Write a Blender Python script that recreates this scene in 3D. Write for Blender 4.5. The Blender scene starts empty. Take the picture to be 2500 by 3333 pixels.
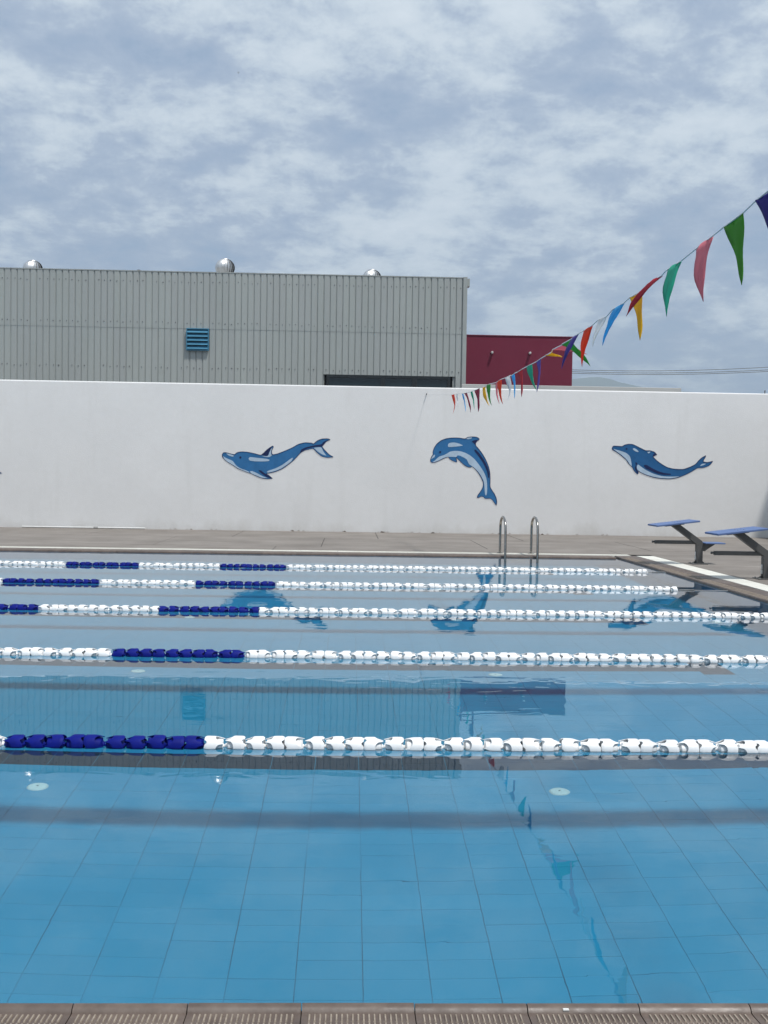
import bpy, bmesh, math, random
from mathutils import Vector, Matrix

random.seed(7)
R = math.radians
SC = bpy.context.scene
COL = SC.collection

# ------------------------------------------------------------------ camera
F_PX, HCAM = 3500.0, 1.256            # focal length in photo pixels, eye height above the water
YAW, PITCH, ROLL = 0.0322, math.atan(106.5 / 3500.0), 0.0156
FWD = Vector((math.sin(YAW) * math.cos(PITCH), math.cos(YAW) * math.cos(PITCH), -math.sin(PITCH)))
RIGHT0 = Vector((math.cos(YAW), -math.sin(YAW), 0))
UP0 = RIGHT0.cross(FWD)
RIGHT = RIGHT0 * math.cos(ROLL) + UP0 * math.sin(ROLL)
UP = UP0 * math.cos(ROLL) - RIGHT0 * math.sin(ROLL)
CAM = Vector((0, 0, HCAM))
cam_data = bpy.data.cameras.new('camera')
cam = bpy.data.objects.new('camera', cam_data)
COL.objects.link(cam)
M = Matrix((RIGHT, UP, -FWD)).transposed().to_4x4()
M.translation = CAM
cam.matrix_world = M
cam_data.sensor_fit = 'HORIZONTAL'
cam_data.sensor_width = 36.0
cam_data.lens = 36.0 * F_PX / 2500.0
cam_data.clip_start = 0.05
cam_data.clip_end = 20000
SC.camera = cam


def ray(px, py):
    return (FWD + RIGHT * ((px - 1250.0) / F_PX) - UP * ((py - 1666.5) / F_PX))


def on_y(px, py, Y):
    d = ray(px, py)
    return CAM + d * ((Y - CAM.y) / d.y)


def on_z(px, py, Z):
    d = ray(px, py)
    return CAM + d * ((Z - CAM.z) / d.z)


# ------------------------------------------------------------------ sky
SUN_TRAVEL = Vector((-0.28, 0.33, -1.0)).normalized()      # the way the light goes
SUN_FROM = -SUN_TRAVEL
world = bpy.data.worlds.new('World')
SC.world = world
world.use_nodes = True
wn, wl = world.node_tree.nodes, world.node_tree.links
wn.clear()


def N(tree, kind, **kw):
    n = tree.nodes.new(kind)
    for k, v in kw.items():
        if k.startswith('i_'):
            n.inputs[k[2:].replace('_', ' ')].default_value = v
        else:
            setattr(n, k, v)
    return n


def build_sky():
    t = world.node_tree
    L = t.links.new
    sky = N(t, 'ShaderNodeTexSky', sky_type='NISHITA', sun_disc=False)
    sky.sun_elevation = math.asin(SUN_FROM.z)
    sky.sun_rotation = math.atan2(SUN_FROM.x, SUN_FROM.y)
    sky.air_density, sky.dust_density, sky.ozone_density = 1.0, 1.5, 1.0
    skys = N(t, 'ShaderNodeMix', data_type='RGBA', blend_type='MULTIPLY')
    skys.inputs['Factor'].default_value = 1.0
    L(sky.outputs['Color'], skys.inputs['A'])
    skys.inputs['B'].default_value = (0.95, 0.97, 1.0, 1)
    # direction -> a point on a flat cloud layer
    tc = N(t, 'ShaderNodeTexCoord')
    sep = N(t, 'ShaderNodeSeparateXYZ')
    L(tc.outputs['Generated'], sep.inputs[0])
    zc = N(t, 'ShaderNodeMath', operation='MAXIMUM')
    L(sep.outputs['Z'], zc.inputs[0]); zc.inputs[1].default_value = 0.0
    za = N(t, 'ShaderNodeMath', operation='ADD')
    L(zc.outputs[0], za.inputs[0]); za.inputs[1].default_value = 0.26
    dx = N(t, 'ShaderNodeMath', operation='DIVIDE'); dy = N(t, 'ShaderNodeMath', operation='DIVIDE')
    L(sep.outputs['X'], dx.inputs[0]); L(za.outputs[0], dx.inputs[1])
    L(sep.outputs['Y'], dy.inputs[0]); L(za.outputs[0], dy.inputs[1])
    cmb = N(t, 'ShaderNodeCombineXYZ')
    L(dx.outputs[0], cmb.inputs[0]); L(dy.outputs[0], cmb.inputs[1])
    mp = N(t, 'ShaderNodeMapping')
    L(cmb.outputs[0], mp.inputs['Vector'])
    mp.inputs['Location'].default_value = (3.7, 1.9, 0.0)
    mp.inputs['Rotation'].default_value = (0, 0, R(-18))
    big = N(t, 'ShaderNodeTexNoise', noise_dimensions='3D')
    big.inputs['Scale'].default_value = 3.3
    big.inputs['Detail'].default_value = 12.0
    big.inputs['Roughness'].default_value = 0.64
    big.inputs['Lacunarity'].default_value = 2.1
    big.inputs['Distortion'].default_value = 0.12
    L(mp.outputs[0], big.inputs['Vector'])
    lay = N(t, 'ShaderNodeTexNoise', noise_dimensions='3D')
    lay.inputs['Scale'].default_value = 9.0
    lay.inputs['Detail'].default_value = 8.0
    lay.inputs['Roughness'].default_value = 0.66
    lay.inputs['Distortion'].default_value = 0.15
    mp2 = N(t, 'ShaderNodeMapping')
    mp2.inputs['Location'].default_value = (9.1, 4.3, 2.2)
    L(cmb.outputs[0], mp2.inputs['Vector'])
    L(mp2.outputs[0], lay.inputs['Vector'])
    mixn = N(t, 'ShaderNodeMix', data_type='FLOAT')
    mixn.inputs['Factor'].default_value = 0.40
    L(big.outputs['Fac'], mixn.inputs['A']); L(lay.outputs['Fac'], mixn.inputs['B'])
    low = N(t, 'ShaderNodeTexNoise', noise_dimensions='3D')
    low.inputs['Scale'].default_value = 0.9
    low.inputs['Detail'].default_value = 2.0
    mp3 = N(t, 'ShaderNodeMapping')
    mp3.inputs['Location'].default_value = (2.3, 7.7, 5.0)
    L(cmb.outputs[0], mp3.inputs['Vector']); L(mp3.outputs[0], low.inputs['Vector'])
    lowm = N(t, 'ShaderNodeMath', operation='MULTIPLY_ADD')
    L(low.outputs['Fac'], lowm.inputs[0]); lowm.inputs[1].default_value = 0.22; lowm.inputs[2].default_value = -0.095
    addn = N(t, 'ShaderNodeMath', operation='ADD')
    L(mixn.outputs['Result'], addn.inputs[0]); L(lowm.outputs[0], addn.inputs[1])
    ramp = N(t, 'ShaderNodeValToRGB')
    cr = ramp.color_ramp
    cr.interpolation = 'LINEAR'
    stops = [(0.36, (0.30, 0.415, 0.575)), (0.45, (0.345, 0.435, 0.575)), (0.50, (0.41, 0.495, 0.62)),
             (0.54, (0.53, 0.615, 0.71)), (0.585, (0.64, 0.72, 0.79)), (0.66, (0.72, 0.79, 0.85))]
    while len(cr.elements) < len(stops):
        cr.elements.new(0.5)
    for e, (p, c) in zip(cr.elements, stops):
        e.position = p
        e.color = (*c, 1)
    L(addn.outputs[0], ramp.inputs['Fac'])
    # the cloud deck covers most of the blue
    cov = N(t, 'ShaderNodeMapRange')
    cov.inputs['From Min'].default_value = 0.34; cov.inputs['From Max'].default_value = 0.44
    cov.inputs['To Min'].default_value = 0.55; cov.inputs['To Max'].default_value = 0.95
    L(addn.outputs[0], cov.inputs['Value'])
    bg_sky = N(t, 'ShaderNodeBackground'); bg_sky.inputs['Strength'].default_value = 0.10
    bg_cl = N(t, 'ShaderNodeBackground'); bg_cl.inputs['Strength'].default_value = 1.0
    L(skys.outputs['Result'], bg_sky.inputs['Color'])
    L(ramp.outputs['Color'], bg_cl.inputs['Color'])
    mx = N(t, 'ShaderNodeMixShader')
    L(cov.outputs['Result'], mx.inputs[0]); L(bg_sky.outputs[0], mx.inputs[1]); L(bg_cl.outputs[0], mx.inputs[2])
    out = N(t, 'ShaderNodeOutputWorld')
    L(mx.outputs[0], out.inputs['Surface'])


build_sky()

# ------------------------------------------------------------------ sun, exposure
sun_data = bpy.data.lights.new('sun', 'SUN')
sun_data.energy = 3.6
sun_data.angle = R(4.0)
sun_data.color = (1.0, 0.975, 0.94)
sun = bpy.data.objects.new('sun', sun_data)
COL.objects.link(sun)
sun.location = (10, -15, 40)
sun.rotation_euler = SUN_TRAVEL.to_track_quat('-Z', 'Y').to_euler()
SC.view_settings.view_transform = 'Standard'
SC.view_settings.look = 'None'
SC.view_settings.exposure = 0.13
SC.view_settings.gamma = 1.0
SC.view_settings.use_curve_mapping = False
SC.render.engine = 'CYCLES'
cy = SC.cycles
cy.use_denoising = True
cy.max_bounces = 10
cy.transmission_bounces = 6
cy.glossy_bounces = 4
cy.diffuse_bounces = 3
cy.caustics_refractive = True
cy.caustics_reflective = False
cy.sample_clamp_indirect = 6.0
try:
    sun_data.cycles.is_caustics_light = True
except Exception:
    pass


# ------------------------------------------------------------------ materials
class Mat:
    """a small procedural material: colour with noise, roughness, fine bump"""

    def __init__(self, name):
        self.m = bpy.data.materials.new(name)
        self.m.use_nodes = True
        self.t = self.m.node_tree
        self.bsdf = self.t.nodes['Principled BSDF']
        self.tc = N(self.t, 'ShaderNodeTexCoord')

    def L(self, a, b):
        self.t.links.new(a, b)

    def noise(self, scale, detail=4, rough=0.55, vec=None, stretch=None, dist=0.0):
        n = N(self.t, 'ShaderNodeTexNoise')
        n.inputs['Scale'].default_value = scale
        n.inputs['Detail'].default_value = detail
        n.inputs['Roughness'].default_value = rough
        n.inputs['Distortion'].default_value = dist
        v = vec or self.geo()
        if stretch:
            mp = N(self.t, 'ShaderNodeMapping')
            mp.inputs['Scale'].default_value = stretch
            self.L(v, mp.inputs['Vector'])
            v = mp.outputs[0]
        self.L(v, n.inputs['Vector'])
        return n.outputs['Fac']

    def geo(self):
        if not hasattr(self, '_g'):
            self._g = N(self.t, 'ShaderNodeNewGeometry')
        return self._g.outputs['Position']

    def ramp(self, fac, stops):
        r = N(self.t, 'ShaderNodeValToRGB')
        cr = r.color_ramp
        while len(cr.elements) < len(stops):
            cr.elements.new(0.5)
        for e, (p, c) in zip(cr.elements, stops):
            e.position = p
            e.color = (*c, 1) if len(c) == 3 else c
        self.L(fac, r.inputs['Fac'])
        return r.outputs['Color']

    def mix(self, fac, a, b, blend='MIX'):
        n = N(self.t, 'ShaderNodeMix', data_type='RGBA', blend_type=blend)
        for sock, v in (('Factor', fac), ('A', a), ('B', b)):
            s = n.inputs[sock]
            if isinstance(v, (int, float)):
                s.default_value = v
            elif isinstance(v, tuple):
                s.default_value = (*v, 1)
            else:
                self.L(v, s)
        return n.outputs['Result']

    def color(self, c):
        if isinstance(c, tuple):
            self.bsdf.inputs['Base Color'].default_value = (*c, 1)
        else:
            self.L(c, self.bsdf.inputs['Base Color'])
        return self

    def set(self, rough=None, metal=None, spec=None):
        if rough is not None:
            if isinstance(rough, (int, float)):
                self.bsdf.inputs['Roughness'].default_value = rough
            else:
                self.L(rough, self.bsdf.inputs['Roughness'])
        if metal is not None:
            self.bsdf.inputs['Metallic'].default_value = metal
        if spec is not None:
            self.bsdf.inputs['Specular IOR Level'].default_value = spec
        return self

    def bump(self, h, strength=0.3, dist=0.01):
        b = N(self.t, 'ShaderNodeBump')
        b.inputs['Strength'].default_value = strength
        b.inputs['Distance'].default_value = dist
        self.L(h, b.inputs['Height'])
        self.L(b.outputs[0], self.bsdf.inputs['Normal'])
        return self


def vary(name, c, amt=0.12, scale=3.0, rough=0.6, bump=0.0, bscale=60, stretch=None, metal=0.0, spec=0.4):
    m = Mat(name)
    n = m.noise(scale, 6, 0.6, stretch=stretch)
    lo = tuple(x * (1 - amt) for x in c)
    hi = tuple(min(1, x * (1 + amt)) for x in c)
    m.color(m.ramp(n, [(0.3, lo), (0.7, hi)])).set(rough, metal, spec)
    if bump:
        m.bump(m.noise(bscale, 5, 0.65), bump, 0.01)
    return m.m


MAT = {}


def make_materials():
    # painted stucco wall with faint weathering, splash-back dirt near the deck
    m = Mat('stucco_white')
    n = m.noise(0.7, 7, 0.62)
    fine = m.noise(9.0, 5, 0.7)
    c = m.ramp(n, [(0.3, (0.715, 0.71, 0.70)), (0.7, (0.765, 0.76, 0.75))])
    c = m.mix(m.ramp(fine, [(0.35, (0, 0, 0)), (0.75, (0.22, 0.22, 0.22))]), c, (0.62, 0.61, 0.585))
    drip = m.noise(2.2, 5, 0.6, stretch=(1.0, 1.0, 0.12))
    c = m.mix(m.ramp(drip, [(0.56, (0, 0, 0)), (0.78, (0.28, 0.28, 0.28))]), c, (0.56, 0.55, 0.52))
    sp = N(m.t, 'ShaderNodeSeparateXYZ')
    m.L(m.geo(), sp.inputs[0])
    edge = N(m.t, 'ShaderNodeMath', operation='MULTIPLY_ADD')
    m.L(m.noise(1.6, 6, 0.65, stretch=(1, 1, 0.6)), edge.inputs[0]); edge.inputs[1].default_value = -1.1
    m.L(sp.outputs['Z'], edge.inputs[2])
    dirt = N(m.t, 'ShaderNodeMapRange')
    m.L(edge.outputs[0], dirt.inputs['Value'])
    dirt.inputs['From Min'].default_value = -0.62; dirt.inputs['From Max'].default_value = -0.30
    dirt.inputs['To Min'].default_value = 0.38; dirt.inputs['To Max'].default_value = 0.0
    c = m.mix(dirt.outputs['Result'], c, (0.47, 0.44, 0.39))
    sc = m.noise(3.3, 9, 0.75)
    c = m.mix(m.ramp(sc, [(0.70, (0, 0, 0)), (0.76, (0.5, 0.5, 0.5))]), c, (0.50, 0.51, 0.50))
    m.color(c).set(0.85, spec=0.2)
    m.bump(m.noise(45, 6, 0.7), 0.35, 0.012)
    MAT['stucco'] = m.m
    # concrete deck
    m = Mat('deck_concrete')
    n = m.noise(0.9, 8, 0.62)
    st = m.noise(3.0, 7, 0.65, stretch=(0.25, 1.2, 1))
    c = m.ramp(n, [(0.28, (0.165, 0.147, 0.13)), (0.5, (0.215, 0.193, 0.172)), (0.72, (0.265, 0.24, 0.215))])
    c = m.mix(m.ramp(st, [(0.45, (0, 0, 0)), (0.75, (0.5, 0.5, 0.5))]), c, (0.15, 0.13, 0.115))
    m.color(c).set(0.88, spec=0.25)
    m.bump(m.noise(70, 6, 0.7), 0.35, 0.008)
    MAT['deck'] = m.m
    MAT['joint'] = vary('joint_dark', (0.06, 0.055, 0.05), rough=0.95)
    MAT['ground'] = vary('ground_earth', (0.22, 0.18, 0.14), 0.25, 0.05, 0.95)
    # glazed brown coping tile, wet and worn
    m = Mat('coping_tile')
    oi = N(m.t, 'ShaderNodeObjectInfo')
    n = m.noise(14, 7, 0.65)
    c = m.ramp(n, [(0.3, (0.085, 0.060, 0.047)), (0.55, (0.14, 0.104, 0.083)), (0.75, (0.19, 0.15, 0.12))])
    c = m.mix(m.ramp(oi.outputs['Random'], [(0.0, (0.0, 0.0, 0.0)), (1.0, (0.45, 0.45, 0.45))]), c, (0.07, 0.052, 0.044))
    m.color(c).set(m.ramp(m.noise(25, 4), [(0.3, (0.38,) * 3), (0.7, (0.62,) * 3)]), spec=0.5)
    m.bump(m.noise(120, 4), 0.15, 0.004)
    MAT['coping'] = m.m
    m = Mat('coping_ridge')
    n = m.noise(40, 5, 0.6)
    m.color(m.ramp(n, [(0.3, (0.19, 0.15, 0.115)), (0.7, (0.36, 0.30, 0.235))])).set(0.45)
    MAT['ridge'] = m.m
    MAT['grout_dark'] = vary('coping_grout', (0.035, 0.03, 0.028), 0.3, 20, 0.95)
    m = Mat('gutter_white')
    n = m.noise(3.0, 7, 0.6)
    m.color(m.ramp(n, [(0.3, (0.60, 0.58, 0.51)), (0.7, (0.74, 0.73, 0.66))])).set(0.6)
    m.bump(m.noise(90, 4), 0.15, 0.004)
    MAT['gutter'] = m.m
    # pool tiles: each tile of its own shade
    for nm, base in (('tile_blue', (0.034, 0.285, 0.46)), ('tile_dark', (0.024, 0.028, 0.050))):
        m = Mat(nm)
        mp = N(m.t, 'ShaderNodeVectorMath', operation='SUBTRACT')
        m.L(m.geo(), mp.inputs[0]); mp.inputs[1].default_value = (0.076, 2.5, 0)
        dv = N(m.t, 'ShaderNodeVectorMath', operation='DIVIDE')
        m.L(mp.outputs[0], dv.inputs[0]); dv.inputs[1].default_value = (0.254, 0.125, 1000.0)
        fl = N(m.t, 'ShaderNodeVectorMath', operation='FLOOR')
        m.L(dv.outputs[0], fl.inputs[0])
        wnz = N(m.t, 'ShaderNodeTexWhiteNoise', noise_dimensions='3D')
        m.L(fl.outputs[0], wnz.inputs['Vector'])
        lo = tuple(x * 0.965 for x in base); hi = tuple(x * 1.035 for x in base)
        c = m.ramp(wnz.outputs['Value'], [(0, lo), (1, hi)])
        big = m.noise(0.55, 5, 0.55)
        c = m.mix(m.ramp(big, [(0.35, (0, 0, 0)), (0.7, (0.30,) * 3)]), c, tuple(x * 0.85 for x in base))
        m.color(c).set(0.35)
        MAT[nm] = m.m
    m = Mat('pool_grout')
    m.color(m.ramp(m.noise(1.6, 4, 0.6), [(0.36, (0.015, 0.09, 0.15)), (0.60, (0.038, 0.26, 0.42))])).set(0.9)
    MAT['grout'] = m.m
    MAT['grout_pale'] = MAT['grout']
    MAT['inlet'] = vary('inlet_white', (0.70, 0.72, 0.70), 0.06, 30, 0.4)
    MAT['inlet_dark'] = vary('inlet_screw', (0.12, 0.13, 0.13), 0.1, 30, 0.4)
    # water: mirror and refraction by Fresnel, almost still
    m = bpy.data.materials.new('pool_water')
    m.use_nodes = True
    t = m.node_tree
    t.nodes.clear()
    geo = N(t, 'ShaderNodeNewGeometry')

    def wave(scale, stretch, detail, dist=0.0, rot=0.0):
        mp = N(t, 'ShaderNodeMapping')
        mp.inputs['Scale'].default_value = stretch
        mp.inputs['Rotation'].default_value = (0, 0, R(rot))
        t.links.new(geo.outputs['Position'], mp.inputs['Vector'])
        n = N(t, 'ShaderNodeTexNoise')
        n.inputs['Scale'].default_value = scale
        n.inputs['Detail'].default_value = detail
        n.inputs['Roughness'].default_value = 0.5
        n.inputs['Distortion'].default_value = dist
        t.links.new(mp.outputs[0], n.inputs['Vector'])
        return n.outputs['Fac']

    def addm(a, ka, b, kb):
        m1 = N(t, 'ShaderNodeMath', operation='MULTIPLY'); t.links.new(a, m1.inputs[0]); m1.inputs[1].default_value = ka
        m2 = N(t, 'ShaderNodeMath', operation='MULTIPLY_ADD'); t.links.new(b, m2.inputs[0]); m2.inputs[1].default_value = kb
        t.links.new(m1.outputs[0], m2.inputs[2])
        return m2.outputs[0]
    a = wave(0.8, (0.45, 1.0, 1), 2.0, 0.3, 8)
    b = wave(5.5, (0.55, 1.0, 1), 2.0, 0.6, -12)
    patch = wave(0.22, (1, 1, 1), 2.0)
    pr = N(t, 'ShaderNodeMapRange')
    pr.inputs['From Min'].default_value = 0.42; pr.inputs['From Max'].default_value = 0.62
    pr.inputs['To Min'].default_value = 0.25; pr.inputs['To Max'].default_value = 1.0
    t.links.new(patch, pr.inputs['Value'])
    bm_ = N(t, 'ShaderNodeMath', operation='MULTIPLY')
    t.links.new(b, bm_.inputs[0]); t.links.new(pr.outputs['Result'], bm_.inputs[1])
    h = addm(a, 0.0019, bm_.outputs[0], 0.0010)
    bump = N(t, 'ShaderNodeBump')
    bump.inputs['Strength'].default_value = 1.0
    bump.inputs['Distance'].default_value = 1.0
    t.links.new(h, bump.inputs['Height'])
    fr = N(t, 'ShaderNodeFresnel'); fr.inputs['IOR'].default_value = 1.333
    t.links.new(bump.outputs[0], fr.inputs['Normal'])
    gl = N(t, 'ShaderNodeBsdfGlossy'); gl.inputs['Roughness'].default_value = 0.0
    gl.inputs['Color'].default_value = (1, 1, 1, 1)
    rf = N(t, 'ShaderNodeBsdfRefraction'); rf.inputs['Roughness'].default_value = 0.0
    rf.inputs['IOR'].default_value = 1.333
    rf.inputs['Color'].default_value = (0.72, 0.93, 0.97, 1)
    for s in (gl, rf):
        t.links.new(bump.outputs[0], s.inputs['Normal'])
    mx = N(t, 'ShaderNodeMixShader')
    t.links.new(fr.outputs[0], mx.inputs[0]); t.links.new(rf.outputs[0], mx.inputs[1]); t.links.new(gl.outputs[0], mx.inputs[2])
    out = N(t, 'ShaderNodeOutputMaterial')
    t.links.new(mx.outputs[0], out.inputs['Surface'])
    MAT['water'] = m
    # plastics, metals, paints
    MAT['float_white'] = vary('float_white', (0.80, 0.80, 0.79), 0.04, 18, 0.38, spec=0.5)
    MAT['float_blue'] = vary('float_blue', (0.002, 0.008, 0.17), 0.15, 18, 0.55, spec=0.12)
    MAT['cable'] = vary('cable_grey', (0.30, 0.30, 0.29), 0.1, 40, 0.5)
    MAT['steel'] = vary('stainless_steel', (0.36, 0.34, 0.31), 0.15, 12, 0.24, metal=1.0)
    MAT['block_metal'] = vary('block_grey_metal', (0.085, 0.083, 0.08), 0.12, 6, 0.5, 0.05, 80)
    m = Mat('block_blue')
    n = m.noise(6, 6, 0.6)
    m.color(m.ramp(n, [(0.3, (0.075, 0.13, 0.29)), (0.7, (0.11, 0.175, 0.35))])).set(0.6)
    m.bump(m.noise(160, 3), 0.4, 0.004)
    MAT['block_blue'] = m.m
    MAT['white_plastic'] = vary('white_plastic', (0.66, 0.66, 0.64), 0.05, 10, 0.5)
    m = Mat('corrugated_grey')
    oi = N(m.t, 'ShaderNodeObjectInfo')
    n = m.noise(0.8, 6, 0.6, stretch=(1, 1, 0.3))
    c = m.ramp(n, [(0.3, (0.35, 0.375, 0.355)), (0.7, (0.40, 0.425, 0.405))])
    c = m.mix(m.ramp(oi.outputs['Random'], [(0, (0, 0, 0)), (1, (0.5, 0.5, 0.5))]), c, (0.355, 0.37, 0.365))
    m.color(c).set(0.55, spec=0.3)
    MAT['sheet'] = m.m
    MAT['trim'] = vary('trim_grey', (0.34, 0.36, 0.345), 0.06, 2, 0.5)
    MAT['screw'] = vary('screw_dark', (0.13, 0.135, 0.135), 0.1, 40, 0.5)
    MAT['louver'] = vary('louver_blue', (0.04, 0.20, 0.32), 0.1, 5, 0.5)
    MAT['frame_dark'] = vary('frame_dark', (0.012, 0.016, 0.018), 0.1, 8, 0.4)
    m = Mat('window_glass')
    m.color((0.008, 0.02, 0.025)).set(0.08, spec=0.5)
    MAT['glass'] = m.m
    MAT['burgundy'] = vary('burgundy_paint', (0.165, 0.022, 0.046), 0.10, 0.8, 0.9, 0.25, 50, spec=0.2)
    MAT['parapet'] = vary('parapet_white', (0.50, 0.50, 0.48), 0.06, 1.0, 0.85, 0.2, 50, spec=0.2)
    MAT['roof'] = vary('roof_grey', (0.3, 0.31, 0.31), 0.1, 1.0, 0.6)
    m = Mat('vent_aluminium')
    m.color(m.ramp(m.noise(9, 4), [(0.3, (0.55, 0.55, 0.54)), (0.7, (0.75, 0.75, 0.74))])).set(0.42, 1.0)
    MAT['vent'] = m.m
    for nm, c in (('paint_navy', (0.010, 0.020, 0.085)), ('paint_blue', (0.030, 0.150, 0.345)),
                  ('paint_blue_deep', (0.018, 0.108, 0.27)), ('paint_pale', (0.42, 0.54, 0.66))):
        MAT[nm] = vary(nm, c, 0.10, 7, 0.8, 0.25, 45, spec=0.2)
    MAT['hill'] = vary('hill_scrub', (0.10, 0.12, 0.08), 0.2, 0.01, 0.95)
    MAT['wire'] = vary('wire_dark', (0.10, 0.10, 0.105), 0.1, 2, 0.6)
    MAT['debris'] = vary('debris_brown', (0.09, 0.06, 0.04), 0.4, 30, 0.9)


make_materials()


def cloth(name, c):
    m = Mat(name)
    c = tuple(min(0.85, x * 1.7) for x in c)
    n = m.noise(7, 3)
    lo = tuple(x * 0.92 for x in c)
    m.color(m.ramp(n, [(0.3, lo), (0.7, c)])).set(0.6, spec=0.3)
    tr = N(m.t, 'ShaderNodeBsdfTranslucent')
    tr.inputs['Color'].default_value = (*[min(1, x * 1.15) for x in c], 1)
    mx = N(m.t, 'ShaderNodeMixShader')
    mx.inputs[0].default_value = 0.5
    out = m.t.nodes['Material Output']
    m.L(m.bsdf.outputs[0], mx.inputs[1]); m.L(tr.outputs[0], mx.inputs[2]); m.L(mx.outputs[0], out.inputs['Surface'])
    return m.m


# ------------------------------------------------------------------ mesh helpers
class MB:
    def __init__(self):
        self.v, self.f, self.mi = [], [], []

    def add(self, vs, fs, mi=0):
        o = len(self.v)
        self.v += [tuple(p) for p in vs]
        self.f += [tuple(i + o for i in q) for q in fs]
        self.mi += [mi] * len(fs)
        return self

    def box(self, x0, x1, y0, y1, z0, z1, mi=0):
        return self.add([(x0, y0, z0), (x1, y0, z0), (x1, y1, z0), (x0, y1, z0), (x0, y0, z1), (x1, y0, z1), (x1, y1, z1), (x0, y1, z1)],
                        [(0, 3, 2, 1), (4, 5, 6, 7), (0, 1, 5, 4), (1, 2, 6, 5), (2, 3, 7, 6), (3, 0, 4, 7)], mi)

    def prism(self, poly, axis, a, b, mi=0):
        """poly: list of 2-D points; axis 'x','y','z' is the extrusion direction from a to b"""
        def put(p, t):
            return {'x': (t, p[0], p[1]), 'y': (p[0], t, p[1]), 'z': (p[0], p[1], t)}[axis]
        n = len(poly)
        vs = [put(p, a) for p in poly] + [put(p, b) for p in poly]
        fs = [tuple(range(n))[::-1], tuple(range(n, 2 * n))] + [(i, (i + 1) % n, n + (i + 1) % n, n + i) for i in range(n)]
        return self.add(vs, fs, mi)

    def tube(self, path, r, n=8, mi=0, caps=True):
        path = [Vector(p) for p in path]
        rs = r if isinstance(r, (list, tuple)) else [r] * len(path)
        vs, fs = [], []
        prev = None
        for i, p in enumerate(path):
            d = (path[min(i + 1, len(path) - 1)] - path[max(i - 1, 0)]).normalized()
            if prev is None:
                a = d.orthogonal().normalized()
            else:
                a = (prev - d * prev.dot(d)).normalized()
            prev = a
            b = d.cross(a)
            for k in range(n):
                t = 2 * math.pi * k / n
                vs.append(p + (a * math.cos(t) + b * math.sin(t)) * rs[i])
        for i in range(len(path) - 1):
            for k in range(n):
                k2 = (k + 1) % n
                fs.append((i * n + k, i * n + k2, (i + 1) * n + k2, (i + 1) * n + k))
        if caps:
            fs.append(tuple(range(n))[::-1])
            fs.append(tuple(range((len(path) - 1) * n, len(path) * n)))
        return self.add(vs, fs, mi)

    def lathe(self, prof, axis='z', n=20, c=(0, 0, 0), mi=0):
        vs, fs = [], []
        for (r, h) in prof:
            for k in range(n):
                t = 2 * math.pi * k / n
                x, y = r * math.cos(t), r * math.sin(t)
                p = (x, y, h) if axis == 'z' else ((h, x, y) if axis == 'x' else (x, h, y))
                vs.append((p[0] + c[0], p[1] + c[1], p[2] + c[2]))
        for i in range(len(prof) - 1):
            for k in range(n):
                k2 = (k + 1) % n
                fs.append((i * n + k, i * n + k2, (i + 1) * n + k2, (i + 1) * n + k))
        return self.add(vs, fs, mi)

    def mesh(self, name, mats, bevel=0.0, smooth=False, normals=True):
        me = bpy.data.meshes.new(name)
        me.from_pydata(self.v, [], self.f)
        for m in (mats if isinstance(mats, (list, tuple)) else [mats]):
            me.materials.append(m)
        if any(self.mi):
            me.polygons.foreach_set('material_index', self.mi)
        if normals or bevel:
            bm = bmesh.new()
            bm.from_mesh(me)
            bmesh.ops.recalc_face_normals(bm, faces=bm.faces)
            if bevel:
                bmesh.ops.bevel(bm, geom=[e for e in bm.edges if e.is_manifold and e.calc_face_angle(0) > 0.5], offset=bevel,
                                segments=2, profile=0.6, affect='EDGES', clamp_overlap=True)
            bm.to_mesh(me)
            bm.free()
        if smooth:
            me.polygons.foreach_set('use_smooth', [True] * len(me.polygons))
            if smooth != 'all':
                me.set_sharp_from_angle(angle=R(smooth if not isinstance(smooth, bool) else 35))
        me.update()
        return me

    def build(self, name, mats, parent=None, **kw):
        return obj(name, self.mesh(name, mats, **kw), parent)


def obj(name, me, parent=None, loc=None, rot=None):
    o = bpy.data.objects.new(name, me)
    COL.objects.link(o)
    if parent is not None:
        o.parent = parent
    if loc is not None:
        o.location = loc
    if rot is not None:
        o.rotation_euler = rot
    return o


def tag(o, label=None, cat=None, group=None, kind=None):
    if label: o['label'] = label
    if cat: o['category'] = cat
    if group: o['group'] = group
    if kind: o['kind'] = kind
    return o


def thing(name, label, cat, loc=(0, 0, 0), group=None):
    return tag(obj(name, None, None, loc), label, cat, group)


# ------------------------------------------------------------------ layout of the place (metres, water level z = 0)
Y_NEAR, Y_FAR = 2.490, 17.62        # the two long sides of the pool
X_LEFT, X_END = -20.5, 4.49         # the two ends
DEPTH = 1.45
Z_DECK = 0.03
Y_WALL = 24.8
WALL_TOP = 3.39
COP, GUT = 0.36, 0.30               # widths of the brown coping and the white gutter strip
X_SIDE = 10.38                      # the side wall, just outside the frame


def build_ground():
    b = MB()
    S = 2600
    hx0, hx1, hy0, hy1 = X_LEFT - 0.3, X_END + 0.3, Y_NEAR - 0.3, Y_FAR + 0.3
    z = -0.05
    for (x0, x1, y0, y1) in ((-S, S, -S, hy0), (-S, S, hy1, S), (-S, hx0, hy0, hy1), (hx1, S, hy0, hy1)):
        b.add([(x0, y0, z), (x1, y0, z), (x1, y1, z), (x0, y1, z)], [(0, 1, 2, 3)])
    tag(b.build('ground', MAT['ground']), kind='structure')


build_ground()


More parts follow.
